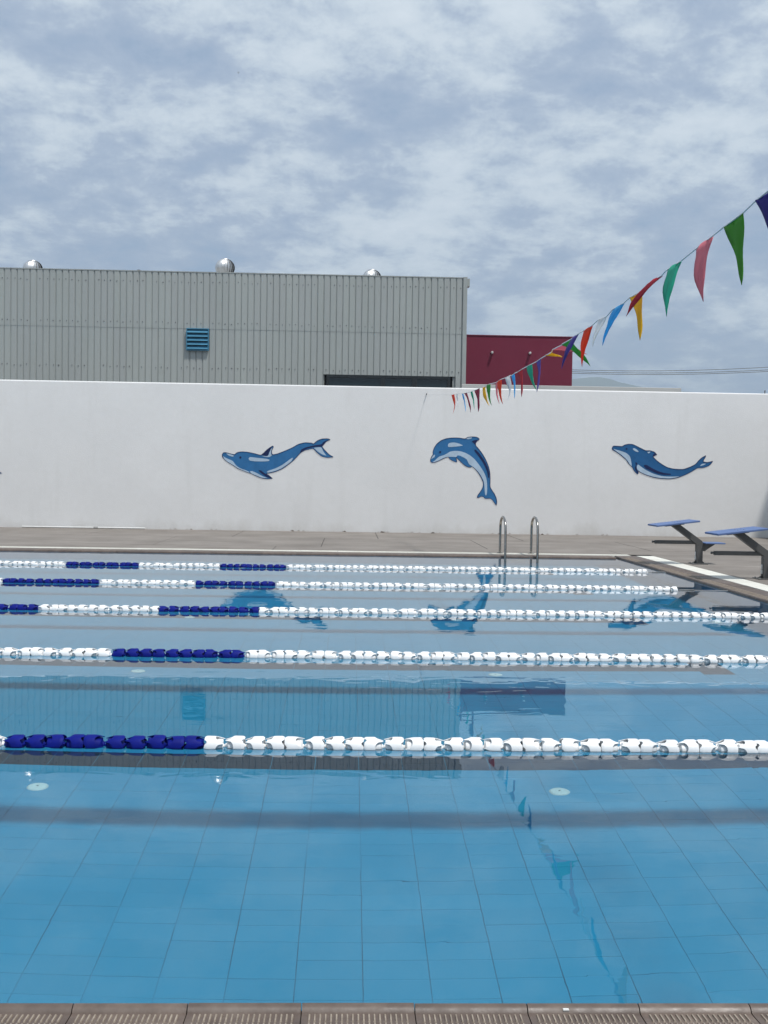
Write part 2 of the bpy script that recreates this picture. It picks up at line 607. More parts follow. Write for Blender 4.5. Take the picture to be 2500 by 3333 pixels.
def build_deck():
    """concrete slabs round the pool, laid with narrow joints"""
    base = MB()
    y0, x1 = Y_NEAR - COP, X_END + COP + GUT
    o = COP + GUT
    for (a, b_, c, d) in ((-26, X_SIDE + 0.3, -6, Y_NEAR - COP), (-26, X_SIDE + 0.3, Y_FAR + o, Y_WALL + 0.3),
                          (X_END + o, X_SIDE + 0.3, Y_NEAR - COP, Y_FAR + o), (-26, X_LEFT - o, Y_NEAR - COP, Y_FAR + o)):
        base.box(a, b_, c, d, -0.04, Z_DECK - 0.008)
    deck = tag(base.build('pool_deck', MAT['joint']), kind='structure')
    g = 0.006
    cache = {}

    def slab(xa, xb, ya, yb):
        k = (round(xb - xa, 3), round(yb - ya, 3))
        if k not in cache:
            cache[k] = MB().box(g, k[0] - g, g, k[1] - g, -0.008, 0.0).mesh('slab', MAT['deck'], bevel=0.004)
        obj('slab', cache[k], deck, (xa, ya, Z_DECK + random.uniform(-0.0015, 0.0015)))
    rows = [Y_FAR + o, 19.27, 22.05, Y_WALL + 0.1]
    for r in range(3):
        w = (6.0, 3.0, 3.0)[r]
        x = -25.3 + (0.0, 0.8, 1.9)[r]
        while x < X_SIDE:
            slab(x, min(x + w, X_SIDE + 0.2), rows[r], rows[r + 1])
            x += w
    y = Y_FAR + o
    while y > Y_NEAR - COP:
        ya = max(y - 2.5, Y_NEAR - COP)
        for xa, xb in ((X_END + o, 7.75), (7.75, X_SIDE + 0.2)):
            slab(xa, xb, ya, y)
        y = ya
        if y - (Y_NEAR - COP) < 0.05:
            break
    for yy in (-4.6, -2.4, -0.1):
        x = -12.0
        while x < X_SIDE:
            slab(x, min(x + 3.0, X_SIDE + 0.2), yy, min(yy + 2.25, Y_NEAR - COP) if yy < -0.2 else Y_NEAR - COP)
            x += 3.0


build_deck()


def receiver(o):
    try:
        o.cycles.is_caustics_receiver = True
    except Exception:
        pass
    return o


def build_basin():
    # shell: floor bed and four walls under water
    b = MB()
    t = 0.25
    z0, z1 = -DEPTH - 0.25, -0.03
    zf = -DEPTH - 0.0035
    b.box(X_LEFT - t, X_END + t, Y_NEAR - t, Y_FAR + t, z0, zf, 1)
    b.box(X_LEFT - t, X_END + t, Y_FAR, Y_FAR + t, zf, z1)
    b.box(X_LEFT - t, X_END + t, Y_NEAR - t, Y_NEAR, zf, z1)
    b.box(X_END, X_END + t, Y_NEAR, Y_FAR, zf, z1)
    b.box(X_LEFT - t, X_LEFT, Y_NEAR, Y_FAR, zf, z1)
    receiver(tag(b.build('pool_basin', [MAT['tile_blue'], MAT['grout']], normals=False), kind='structure'))


build_basin()


def build_floor():
    TX, TY = 0.254, 0.125
    gx, gy = 0.0014, 0.0001
    lanes = [3.625] + [3.75 + 2.5 * k for k in range(1, 6)]
    x_first = math.ceil((-9.2 - 0.076) / TX)
    x_last = int((X_END - 0.076) / TX)
    n_rows = int((Y_FAR - 2.5) / TY)

    def dark(i, j):
        yc = 2.5 + (j + 0.5) * TY
        for yl in lanes:
            if abs(yc - yl) < 0.125 and i <= 11:
                return True
            if i == 11 and abs(yc - yl) < 0.26:
                return True
        return False
    rng = random.Random(3)
    cells = []
    for i in range(x_first, x_last):
        for j in range(n_rows):
            xc, yc = 0.076 + (i + 0.5) * TX, 2.5 + (j + 0.5) * TY
            # where the bent ray puts it: first hit on the water seen from the eye
            lo, hi = 0.0, 1.0
            for _ in range(18):
                s = (lo + hi) / 2
                wy, wx = yc * s, xc * s
                d1 = math.hypot(wx, wy); d2 = math.hypot(xc - wx, yc - wy)
                if d1 / math.hypot(d1, HCAM) < 1.333 * d2 / math.hypot(d2, DEPTH):
                    lo = s
                else:
                    hi = s
            wx, wy = xc * lo, yc * lo
            d = Vector((wx, wy, -HCAM))
            u = F_PX * d.dot(RIGHT) / d.dot(FWD) + 1250
            v = -F_PX * d.dot(UP) / d.dot(FWD) + 1666.5
            seen = 20 < u < 2480 and v < 3262
            cells.append((0 if seen else 1, yc * yc + xc * xc, i, j))
    cells.sort()
    near = set((c[2], c[3]) for c in cells[:300])

    def tile_geo(b, x0, y0, z, tilt):
        x1, y1 = x0 + TX - gx, y0 + TY - gy
        x0 += gx; y0 += gy
        c = 0.0005
        zz = [z + tilt * s for s in (-1, 1, 1, -1)]
        b.add([(x0, y0, -DEPTH - 0.005), (x1, y0, -DEPTH - 0.005), (x1, y1, -DEPTH - 0.005), (x0, y1, -DEPTH - 0.005),
               (x0 + c, y0 + c, zz[0]), (x1 - c, y0 + c, zz[1]), (x1 - c, y1 - c, zz[2]), (x0 + c, y1 - c, zz[3])],
              [(4, 5, 6, 7), (0, 1, 5, 4), (1, 2, 6, 5), (2, 3, 7, 6), (3, 0, 4, 7)])
    rest = {False: MB(), True: MB()}
    shared = {}
    for key, mat in ((False, 'tile_blue'), (True, 'tile_dark')):
        b = MB()
        tile_geo(b, -TX / 2, -TY / 2, -DEPTH, 0.0)
        b.v = [(x, y, z + DEPTH) for x, y, z in b.v]
        shared[key] = b.mesh('tile', MAT[mat], normals=False)
    floor = receiver(tag(MB().box(X_LEFT + 0.01, -9.2, Y_NEAR + 0.01, Y_FAR - 0.01, -DEPTH - 0.003, -DEPTH).build('pool_floor', MAT['tile_blue']), kind='structure'))
    for _, _, i, j in cells:
        x0, y0 = 0.076 + i * TX, 2.5 + j * TY
        k = dark(i, j)
        dz = rng.uniform(-0.0008, 0.0008)
        if (i, j) in near:
            receiver(obj('tile', shared[k], floor, (x0 + TX / 2, y0 + TY / 2, -DEPTH + dz)))
        else:
            tile_geo(rest[k], x0, y0, -DEPTH + dz, rng.uniform(-0.0004, 0.0004))
    receiver(tag(rest[False].build('floor_tiling', MAT['tile_blue'], floor, normals=False), kind='stuff'))
    receiver(tag(rest[True].build('lane_line_tiling', MAT['tile_dark'], floor, normals=False), kind='stuff'))
    # round return inlets set into the floor
    k = 0
    words = {(-1.65, 5.75): 'round white floor inlet nearest the camera on the left, left of the near lane marking end',
             (1.16, 5.8): 'round white floor inlet on the right in the nearest lane gap'}
    cap = MB()
    cap.lathe([(0.0, 0.016), (0.022, 0.016), (0.048, 0.012), (0.056, 0.004), (0.057, -0.002)], n=24)
    cap_me = cap.mesh('cap', MAT['inlet'], smooth=30)
    scr = MB().lathe([(0.0, 0.0185), (0.006, 0.0185), (0.0065, 0.015)], n=10).mesh('screw', MAT['inlet_dark'])
    for yi, yy in enumerate((5.78, 8.48, 11.2, 13.9, 16.5)):
        for xi, xx in enumerate((-7.25, -4.45, -1.65, 1.16, 3.9)):
            if yi == 0 and xi in (0, 1, 4):
                continue
            where = ('nearest row', 'second row', 'third row', 'fourth row', 'farthest row')[yi]
            place = ('far left', 'left', 'left of centre', 'right of centre', 'far right')[xi]
            t = thing('floor_inlet', f'round white inlet on the pool floor, {where} from the camera, {place}', 'pool inlet',
                      (xx + random.uniform(-.02, .02), yy, -DEPTH), 'inlets on the pool floor')
            receiver(obj('cap', cap_me, t)); receiver(obj('screw', scr, t))


build_floor()


def build_water():
    b = MB()
    b.add([(X_LEFT, Y_NEAR - 0.004, 0), (X_END + 0.004, Y_NEAR - 0.004, 0), (X_END + 0.004, Y_FAR + 0.004, 0), (X_LEFT, Y_FAR + 0.004, 0)], [(0, 1, 2, 3)])
    w = tag(b.build('pool_water', MAT['water'], normals=False, smooth='all'), kind='structure')
    try:
        w.cycles.is_caustics_caster = True
    except Exception:
        pass


build_water()


def build_coping():
    """brown finger-grip tiles round the pool edge, each with a rounded lip and a ribbed face; white gutter strip behind"""
    W = 0.2645
    g = 0.0013
    # profile across the edge: u = distance from the water line outwards, z height
    prof = [(-0.012, -0.05), (-0.014, 0.004), (-0.008, 0.019), (0.002, 0.026), (0.012, 0.026), (0.021, 0.021), (0.026, 0.014), (0.032, 0.013),
            (0.085, 0.0165), (0.10, 0.021), (COP - 0.012, 0.026), (COP - 0.006, 0.022), (COP - 0.006, -0.05)]
    b = MB()
    b.prism([(u, z) for u, z in prof], 'x', -W / 2 + g, W / 2 - g)
    for v0, v1, zb in ((0.034, 0.072, 0.0135), (0.079, 0.105, 0.0165), (0.112, 0.15, 0.021)):
        for k in range(19):
            x = (k - 9) * 0.0125
            zz = zb
            b.add([(x - 0.0032, v0, zz - 0.002), (x + 0.0032, v0, zz - 0.002), (x + 0.0032, v1, zz), (x - 0.0032, v1, zz),
                   (x - 0.0016, v0 + 0.003, zz + 0.0038), (x + 0.0016, v0 + 0.003, zz + 0.0038), (x + 0.0016, v1 - 0.003, zz + 0.0055), (x - 0.0016, v1 - 0.003, zz + 0.0055)],
                  [(4, 5, 6, 7), (0, 1, 5, 4), (1, 2, 6, 5), (2, 3, 7, 6), (3, 0, 4, 7)], 1)
    me_near = b.mesh('coping_tile', [MAT['coping'], MAT['ridge']], smooth=30)
    # simpler shape for the far sides: the same tile without ribs
    b2 = MB()
    b2.prism([(u, z) for u, z in prof], 'x', -W / 2 + g, W / 2 - g)
    me_far = b2.mesh('coping_tile', MAT['coping'], smooth=30)
    bed = MB()
    o = COP + GUT
    # bedding mortar seen in the joints
    bed.box(X_LEFT - o, X_END + o, Y_FAR + 0.002, Y_FAR + o, -0.045, 0.008)
    bed.box(X_END + 0.002, X_END + o, Y_NEAR - COP, Y_FAR, -0.045, 0.008)
    bed.box(X_LEFT - o, X_END, Y_NEAR - COP, Y_NEAR - 0.002, -0.045, 0.008)
    bed.box(X_LEFT - o, X_LEFT - 0.002, Y_NEAR, Y_FAR, -0.045, 0.008)
    cop = tag(bed.build('pool_edge', MAT['grout_dark']), kind='structure')
    # near side: joints fall at the photo's joints
    x = on_z(228, 3290, 0.026).x + W / 2 - 6 * W
    while x < X_END + 0.2:
        obj('coping_tile', me_near, cop, (x, Y_NEAR, random.uniform(-0.0008, 0.0008)), (0, 0, math.pi))
        x += W
    x = -10.0
    while x < X_END - W / 2:
        obj('coping_tile', me_far, cop, (x, Y_FAR, random.uniform(-0.001, 0.001)))
        x += W
    y = Y_FAR - W / 2
    while y > Y_NEAR:
        obj('coping_tile', me_near, cop, (X_END, y, random.uniform(-0.001, 0.001)), (0, 0, -math.pi / 2))
        y -= W
    # corner piece
    MB().box(X_END - 0.008, X_END + COP - 0.008, Y_FAR - 0.006, Y_FAR + COP - 0.008, -0.045, 0.026).build('coping_tile', MAT['coping'], cop, bevel=0.006)
    # white gutter strip: cast segments with cross bars
    SEG = 0.62
    s = MB()
    s.box(-SEG / 2 + 0.002, SEG / 2 - 0.002, 0.004, GUT - 0.004, -0.03, 0.020)
    nb = 30
    for k in range(nb):
        xx = -SEG / 2 + (k + 0.5) * SEG / nb
        s.box(xx - 0.0065, xx + 0.0065, 0.012, GUT - 0.012, 0.019, 0.0295)
    s.box(-SEG / 2 + 0.002, SEG / 2 - 0.002, 0.004, 0.016, 0.0185, 0.0305)
    s.box(-SEG / 2 + 0.002, SEG / 2 - 0.002, GUT - 0.016, GUT - 0.004, 0.0185, 0.0305)
    me_s = s.mesh('gutter_grate', MAT['gutter'])
    x = -9.8
    while x < X_END + o - 0.1:
        obj('gutter_grate', me_s, cop, (x, Y_FAR + COP, random.uniform(-0.001, 0.001)))
        x += SEG
    # solid white band along the end of the pool
    y = Y_FAR + COP
    ms = MB().box(-0.4975, 0.4975, 0.004, GUT - 0.004, -0.03, 0.030).mesh('white_slab', MAT['gutter'], bevel=0.003)
    while y - 1.0 > Y_NEAR - COP:
        obj('white_slab', ms, cop, (X_END + COP, y - 0.5, random.uniform(-0.0008, 0.0008)), (0, 0, -math.pi / 2))
        y -= 1.0


build_coping()


# ------------------------------------------------------------------ white perimeter wall with painted dolphins
def smooth_poly(pts, n=4, closed=True):
    out = []
    m = len(pts)
    for i in range(m):
        p0, p1, p2, p3 = (Vector((*pts[(i + k) % m], 0)) for k in (-1, 0, 1, 2))
        # sharp corners stay sharp
        c1 = (p1 - p0).normalized().dot((p2 - p1).normalized())
        c2 = (p2 - p1).normalized().dot((p3 - p2).normalized())
        if c1 < 0.25: p0 = p1
        if c2 < 0.25: p3 = p2
        for k in range(n):
            t = k / n
            k_ = 0.36
            m1, m2 = (p2 - p0) * k_, (p3 - p1) * k_
            ln = (p2 - p1).length
            if m1.length > ln: m1 *= ln / m1.length
            if m2.length > ln: m2 *= ln / m2.length
            t2, t3 = t * t, t * t * t
            q = p1 * (2 * t3 - 3 * t2 + 1) + m1 * (t3 - 2 * t2 + t) + p2 * (-2 * t3 + 3 * t2) + m2 * (t3 - t2)
            out.append((q.x, q.y))
    return out


DOLPHINS = [
    dict(off=(650, 1380), k=600 / 1659, lab='swimming dolphin painted on the left, tail fluke raised to the right', body='paint_blue',
         outline=[(203, 275), (215, 258), (240, 258), (310, 275), (335, 258), (375, 250), (430, 253), (500, 268), (548, 280), (575, 262), (610, 228), (655, 198), (665, 205), (650, 235), (648, 258), (658, 275), (700, 268), (760, 245), (830, 215), (890, 182), (950, 168), (1010, 172), (1025, 178), (1060, 150), (1100, 135), (1150, 132), (1175, 140), (1140, 158), (1115, 185), (1103, 205), (1130, 240), (1165, 275), (1203, 297), (1150, 303), (1100, 292), (1060, 260), (1035, 235), (1018, 222), (985, 228), (940, 240), (905, 262), (870, 300), (835, 335), (790, 370), (740, 405), (680, 430), (625, 443), (598, 447), (625, 465), (655, 490), (610, 495), (560, 488), (510, 470), (470, 450), (450, 442), (400, 425), (345, 403), (300, 372), (255, 345), (222, 318), (207, 298)],
         parts=[('chin', 'paint_pale', [(208, 285), (225, 300), (265, 318), (300, 335), (325, 370), (365, 398), (420, 418), (448, 432), (442, 439), (400, 422), (347, 400), (301, 369), (255, 342), (223, 315)]),
                ('beak_highlight', 'paint_pale', [(238, 265), (270, 268), (308, 285), (300, 294), (265, 286)]),
                ('flank_highlight', 'paint_pale', [(440, 310), (455, 298), (520, 305), (600, 313), (630, 322), (620, 333), (560, 337), (490, 335), (450, 328)]),
                ('belly', 'paint_pale', [(602, 432), (620, 420), (680, 400), (740, 370), (790, 335), (825, 308), (840, 305), (825, 335), (780, 370), (730, 402), (670, 425), (617, 437)]),
                ('flipper_light', 'paint_pale', [(452, 425), (475, 425), (520, 445), (565, 470), (612, 486), (560, 483), (508, 464), (465, 445)]),
                ('flipper_dark', 'paint_navy', [(528, 415), (555, 420), (580, 440), (605, 455), (650, 488), (610, 480), (570, 455), (545, 435)]),
                ('fin_dark', 'paint_navy', [(552, 278), (580, 258), (615, 228), (655, 200), (640, 225), (625, 255), (612, 285), (575, 283)]),
                ('fin_light', 'paint_pale', [(655, 214), (645, 240), (642, 265), (650, 282), (625, 298), (590, 296), (555, 287), (612, 288), (628, 255), (640, 228)]),
                ('tail_dark', 'paint_navy', [(905, 250), (915, 230), (950, 212), (1000, 200), (1045, 190), (1095, 182), (1115, 160), (1165, 138), (1130, 160), (1108, 190), (1098, 203), (1040, 205), (1000, 213), (960, 225), (925, 243), (908, 258)]),
                ('tail_light', 'paint_pale', [(1028, 215), (1060, 210), (1095, 212), (1115, 250), (1140, 285), (1105, 275), (1065, 250)])],
         eye=(367, 301, 10)),
    dict(off=(1350, 1380), k=350 / 1659, lab='leaping dolphin painted in the middle, arched with tail hanging down', body='paint_blue',
         outline=[(245, 545), (260, 505), (283, 470), (282, 430), (300, 370), (340, 310), (400, 260), (470, 230), (560, 215), (680, 215), (775, 228), (820, 205), (900, 197), (960, 205), (995, 228), (990, 245), (960, 265), (940, 300), (945, 335), (1000, 400), (1050, 470), (1100, 560), (1140, 660), (1160, 750), (1165, 850), (1165, 970), (1190, 1020), (1230, 1080), (1260, 1150), (1268, 1210), (1258, 1255), (1235, 1225), (1200, 1175), (1165, 1152), (1120, 1152), (1085, 1150), (1060, 1125), (1020, 1120), (990, 1135), (965, 1137), (970, 1105), (1000, 1065), (1035, 1010), (1055, 960), (1058, 910), (1035, 850), (990, 770), (935, 700), (885, 660), (860, 668), (810, 660), (750, 620), (690, 565), (655, 530), (640, 520), (645, 555), (652, 580), (635, 588), (590, 572), (545, 545), (515, 512), (450, 530), (390, 560), (320, 590), (270, 597), (248, 580)],
         parts=[('belly', 'paint_pale', [(270, 588), (310, 565), (350, 525), (390, 498), (450, 480), (500, 455), (550, 425), (620, 415), (700, 420), (780, 445), (860, 490), (930, 550), (1000, 640), (1060, 730), (1100, 820), (1115, 900), (1118, 1000), (1112, 1080), (1098, 1105), (1085, 1080), (1078, 1000), (1070, 920), (1058, 870), (1005, 770), (945, 700), (890, 655), (835, 615), (800, 545), (720, 500), (655, 495), (640, 510), (520, 506), (440, 526), (380, 558), (310, 585)]),
                ('flipper', 'paint_blue', [(655, 485), (700, 490), (770, 530), (800, 580), (830, 620), (880, 655), (850, 664), (800, 651), (740, 606), (694, 560), (664, 525)]),
                ('flank_highlight', 'paint_pale', [(512, 340), (520, 305), (560, 288), (620, 287), (690, 305), (745, 332), (690, 342), (600, 352), (540, 356), (518, 352)]),
                ('beak_highlight', 'paint_pale', [(255, 545), (272, 505), (300, 475), (315, 478), (305, 510), (275, 530)]),
                ('back_dark', 'paint_navy', [(918, 400), (940, 395), (990, 445), (1040, 510), (1090, 590), (1130, 680), (1150, 760), (1148, 830), (1132, 830), (1118, 740), (1080, 650), (1030, 560), (970, 480), (930, 430)]),
                ('fin_dark', 'paint_navy', [(880, 270), (920, 250), (988, 240), (955, 265), (936, 300), (938, 325), (915, 300)]),
                ('fin_light', 'paint_pale', [(790, 225), (830, 210), (885, 207), (870, 225), (820, 235)])],
         eye=(393, 434, 16)),
    dict(off=(1930, 1400), k=450 / 1659, lab='gliding dolphin painted on the right, deeper blue, beak raised', body='paint_blue_deep',
         outline=[(230, 220), (245, 192), (300, 192), (350, 195), (380, 178), (430, 168), (480, 172), (540, 200), (600, 230), (635, 245), (690, 247), (740, 265), (768, 295), (745, 305), (722, 320), (760, 360), (820, 405), (890, 445), (970, 465), (1080, 470), (1160, 445), (1230, 410), (1270, 365), (1310, 330), (1355, 305), (1350, 325), (1330, 355), (1325, 380), (1370, 387), (1410, 380), (1438, 372), (1420, 400), (1380, 432), (1320, 452), (1250, 458), (1180, 500), (1100, 540), (1020, 570), (930, 587), (840, 585), (740, 572), (650, 545), (580, 515), (545, 490), (543, 520), (530, 525), (500, 495), (470, 445), (430, 405), (400, 360), (350, 315), (290, 270), (240, 240)],
         parts=[('chin', 'paint_pale', [(242, 224), (300, 240), (350, 255), (400, 275), (440, 310), (455, 350), (463, 400), (466, 434), (440, 407), (408, 357), (358, 309), (298, 265)]),
                ('belly', 'paint_pale', [(532, 470), (528, 430), (545, 412), (580, 440), (640, 480), (720, 520), (820, 550), (920, 558), (1040, 555), (1000, 568), (930, 579), (840, 577), (740, 563), (650, 537), (580, 508)]),
                ('streak_dark', 'paint_navy', [(610, 425), (640, 415), (700, 450), (780, 490), (860, 515), (935, 523), (935, 537), (850, 535), (770, 520), (690, 485), (630, 455)]),
                ('flipper_dark', 'paint_navy', [(510, 385), (535, 395), (522, 430), (528, 470), (541, 500), (538, 516), (520, 498), (505, 460), (515, 420)]),
                ('flank_highlight', 'paint_pale', [(478, 225), (495, 217), (530, 235), (550, 260), (530, 262), (495, 245)]),
                ('fin_light', 'paint_pale', [(652, 262), (690, 257), (685, 270), (665, 278)]),
                ('fin_dark', 'paint_navy', [(720, 300), (740, 275), (764, 293), (740, 303), (722, 316)]),
                ('tail_light', 'paint_pale', [(1285, 432), (1310, 405), (1360, 402), (1330, 420)])],
         eye=(405, 224, 11)),
]


def build_wall():
    prof = []
    t = 0.22
    r = 0.035
    for k in range(6):
        a = math.pi - k * math.pi / 10
        prof.append((Y_WALL + r + r * math.cos(a), WALL_TOP - r + r * math.sin(a)))
    for k in range(6):
        a = math.pi / 2 - k * math.pi / 10
        prof.append((Y_WALL + t - r + r * math.cos(a), WALL_TOP - r + r * math.sin(a)))
    poly = [(Y_WALL, -0.05)] + prof + [(Y_WALL + t, -0.05)]
    b = MB()
    b.prism(poly, 'x', -32.0, X_SIDE + 0.22)
    wall = tag(b.build('perimeter_wall', MAT['stucco'], smooth=40), 'long white stucco wall across the pool painted with blue dolphins', 'wall')
    shift4 = (-1079, 53)
    for di, d in enumerate(DOLPHINS + [dict(DOLPHINS[0], shift=shift4, lab='another dolphin painted further left, only its tail tip in view')]):
        sx, sy = d.get('shift', (0, 0))

        def conv(pts, layer):
            return [on_y(d['off'][0] + sx + x * d['k'], d['off'][1] + sy + y * d['k'], Y_WALL - 0.0015 * layer) for x, y in pts]

        def paint(name, mat, pts, layer, parent):
            v = conv(pts, layer)
            bm = bmesh.new()
            f = bm.faces.new([bm.verts.new(p) for p in v])
            bm.normal_update()
            if f.normal.y > 0:
                f.normal_flip()
            bmesh.ops.triangulate(bm, faces=[f])
            me = bpy.data.meshes.new(name)
            bm.to_mesh(me); bm.free()
            me.materials.append(MAT[mat])
            return obj(name, me, parent)
        out = smooth_poly(d['outline'], 4)
        root = paint('dolphin_mural', d['body'], out, 1, wall)
        root['label'] = d['lab']
        # dark painted outline: a brush stroke along the edge of the body
        hw = 0.85 / d['k']
        n = len(out)
        vs, fs = [], []
        for i in range(n):
            a, b_ = Vector(out[i - 1]), Vector(out[(i + 1) % n])
            e = (b_ - a)
            nn = Vector((-e.y, e.x)).normalized() * hw if e.length > 1e-6 else Vector((hw, 0))
            vs += [tuple(Vector(out[i]) + nn), tuple(Vector(out[i]) - nn)]
            j = (i + 1) % n
            fs.append((2 * i, 2 * i + 1, 2 * j + 1, 2 * j))
        mb = MB()
        mb.add(conv(vs, 5), fs)
        mb.build('outline', MAT['paint_navy'], root, normals=False)
        for (nm, mat, pts) in d['parts']:
            paint(nm, mat, smooth_poly(pts, 3), 3 if nm != 'flipper' else 4, root)
        ex, ey, er = d['eye']
        paint('eye', 'paint_navy', [(ex + er * math.cos(a * math.pi / 6), ey + er * math.sin(a * math.pi / 6)) for a in range(12)], 4, root)
    # the wall that closes the pool yard on the right, just outside the frame
    b = MB()
    prof2 = [(X_SIDE + (y - Y_WALL), z) for y, z in poly]
    b.prism(prof2, 'y', -8.0, Y_WALL - 0.002)
    tag(b.build('side_wall', MAT['stucco'], smooth=40), 'plain white stucco side wall right of the starting blocks', 'wall')


build_wall()


# ------------------------------------------------------------------ buildings behind the wall
YB = 28.0


def build_hall():
    zt = on_y(800, 889, YB).z
    z_seam = on_y(800, 1066, YB).z
    xr = on_y(1520, 1000, YB).x
    pitch = 0.1635
    hall = thing('corrugated_hall', 'grey corrugated metal hall behind the white wall with blue louvre and roof ventilators', 'building', (0, YB, 0))

    def strip(z0, z1, w=pitch):
        """one rib-to-rib strip of sheeting: flat pan, then a narrow recessed flute"""
        pr = [(0.0, 0.0), (w - 0.042, 0.0), (w - 0.033, 0.020), (w - 0.013, 0.020), (w - 0.004, 0.0), (w - 0.001, 0.0)]
        b = MB()
        n = len(pr)
        th = 0.0025
        vs = [(x, y, z) for z in (z0, z1) for x, y in pr] + [(x, y + th, z) for z in (z0, z1) for x, y in pr]
        fs = []
        for i in range(n - 1):
            fs.append((i, i + 1, n + i + 1, n + i))
            fs.append((2 * n + i + 1, 2 * n + i, 3 * n + i, 3 * n + i + 1))
            fs.append((i, 2 * n + i, 2 * n + i + 1, i + 1)); fs.append((n + i, n + i + 1, 3 * n + i + 1, 3 * n + i))
        fs += [(0, n, 3 * n, 2 * n), (n - 1, 3 * n - 1, 4 * n - 1, 2 * n - 1)]
        b.add(vs, fs)
        return b.mesh('sheet_panel', MAT['sheet'])
    win_l, win_r = on_y(1063, 1240, YB).x, on_y(1466, 1240, YB).x
    z_win = on_y(1265, 1222, YB).z
    z_foot = 0.6
    up = strip(z_seam - 0.06, zt)
    lowm = strip(z_foot, z_seam)
    short = strip(z_win, z_seam)
    ncol = 88
    screws = MB()
    x = xr - 0.10 - pitch
    zs = (zt - 0.26, z_seam + 0.09, on_y(265, 1189, YB).z)
    for c in range(ncol):
        obj('sheet_panel', up, hall, (x, 0.0 - 0.005, 0))
        over = (x + pitch > win_l + 0.02) and (x < win_r - 0.02)
        obj('sheet_panel', short if over else lowm, hall, (x, 0.0, 0))
        if c % 9 != 4:
            for q, z in enumerate(zs):
                if random.random() < 0.93:
                    r = random.uniform(0.011, 0.016)
                    dz = random.uniform(-0.02, 0.02)
                    screws.lathe([(0.0, -0.012), (r * 0.7, -0.010), (r, 0.0), (r, 0.006)], axis='y', n=7, c=(x + random.uniform(0.06, 0.1), -0.005, z + dz))
        x -= pitch
    x_left = x + pitch
    tag(screws.build('screws', MAT['screw'], hall), kind='stuff')
    # frame behind, roof, corner trim, eaves flashing
    core = MB()
    core.box(x_left, win_l - 0.06, 0.05, 11.95, 0, zt - 0.02)
    core.box(win_r + 0.06, xr - 0.012, 0.05, 11.95, 0, zt - 0.02)
    core.box(win_l - 0.06, win_r + 0.06, 0.05, 11.95, z_win + 0.01, zt - 0.02)
    core.box(win_l - 0.06, win_r + 0.06, 0.6, 11.95, 0, z_win + 0.01)
    core.box(win_l - 0.06, win_r + 0.06, 0.05, 0.6, 0, z_win - 1.5)
    core.build('inner_wall', MAT['trim'], hall)
    rf = MB()
    rf.prism([(0.03, zt - 0.02), (0.03, zt + 0.0), (6.0, zt + 0.42), (12.0, zt + 0.0), (12.0, zt - 0.02)], 'x', x_left, xr - 0.01)
    rf.build('roof', MAT['roof'], hall)
    tr = MB()
    tr.box(xr - 0.105, xr, -0.03, 0.0, z_foot, zt + 0.02)
    tr.box(xr - 0.03, xr, 0.0, 12.0, z_foot, zt + 0.02)
    tr.build('corner_trim', MAT['trim'], hall, bevel=0.004)
    MB().box(x_left, xr - 0.106, -0.012, 0.028, zt - 0.012, zt + 0.012).build('eaves_flashing', MAT['trim'], hall)
    g = MB()
    g.box(xr + 0.002, xr + 0.075, 0.1, 0.32, zt - 0.2, zt + 0.0)
    g.box(xr + 0.002, xr + 0.06, 0.32, 11.8, zt - 0.16, zt - 0.03)
    g.build('gutter', MAT['trim'], hall)
    # ribbon window
    zb = z_win - 1.4
    fr = MB()
    fd = 0.07
    fr.box(win_l, win_r, -0.015, fd, z_win - 0.075, z_win - 0.002)
    fr.box(win_l, win_r, -0.015, fd, zb, zb + 0.06)
    fr.box(win_l, win_l + 0.07, -0.0145, fd, zb + 0.06, z_win - 0.075)
    fr.box(win_r - 0.07, win_r, -0.0145, fd, zb + 0.06, z_win - 0.075)
    mull = [on_y(1247, 1240, YB).x, on_y(1350, 1240, YB).x]
    for mx_, w in zip(mull, (0.05, 0.06)):
        fr.box(mx_ - w, mx_ + w, -0.014, fd, zb + 0.06, z_win - 0.075)
    win = fr.build('window', MAT['frame_dark'], hall)
    win['label'] = 'dark ribbon window at the foot of the corrugated wall'
    edges = [win_l + 0.07, mull[0] - 0.05, mull[0] + 0.05, mull[1] - 0.06, mull[1] + 0.06, win_r - 0.07]
    for k in range(3):
        MB().box(edges[2 * k], edges[2 * k + 1], 0.025, 0.035, zb + 0.06, z_win - 0.075).build('pane', MAT['glass'], win)
    # blue louvre
    a, c = on_y(608, 1069, YB), on_y(680, 1142, YB)
    x0, x1, z1, z0 = a.x, c.x, a.z, c.z
    d0 = -0.075
    lf = MB()
    lf.box(x0, x0 + 0.022, d0, -0.005, z0, z1); lf.box(x1 - 0.022, x1, d0, -0.005, z0, z1)
    lf.box(x0 + 0.022, x1 - 0.022, d0, -0.005, z1 - 0.022, z1); lf.box(x0 + 0.022, x1 - 0.022, d0, -0.005, z0, z0 + 0.022)
    lou = lf.build('louvre', MAT['louver'], hall)
    lou['label'] = 'square blue ventilation louvre with five slats'
    MB().box(x0 + 0.022, x1 - 0.022, -0.012, -0.006, z0 + 0.022, z1 - 0.022).build('backing', MAT['frame_dark'], lou)
    n = 5
    hgt = (z1 - z0 - 0.044) / n
    sl = MB().prism([(d0 - 0.012, 0.012), (d0 - 0.006, 0.012), (-0.016, hgt - 0.004), (-0.016, hgt + 0.002), (d0 - 0.012, 0.022)], 'x', x0 + 0.024, x1 - 0.024).mesh('slat', MAT['louver'])
    for k in range(n):
        obj('slat', sl, lou, (0, 0, z0 + 0.022 + k * hgt))
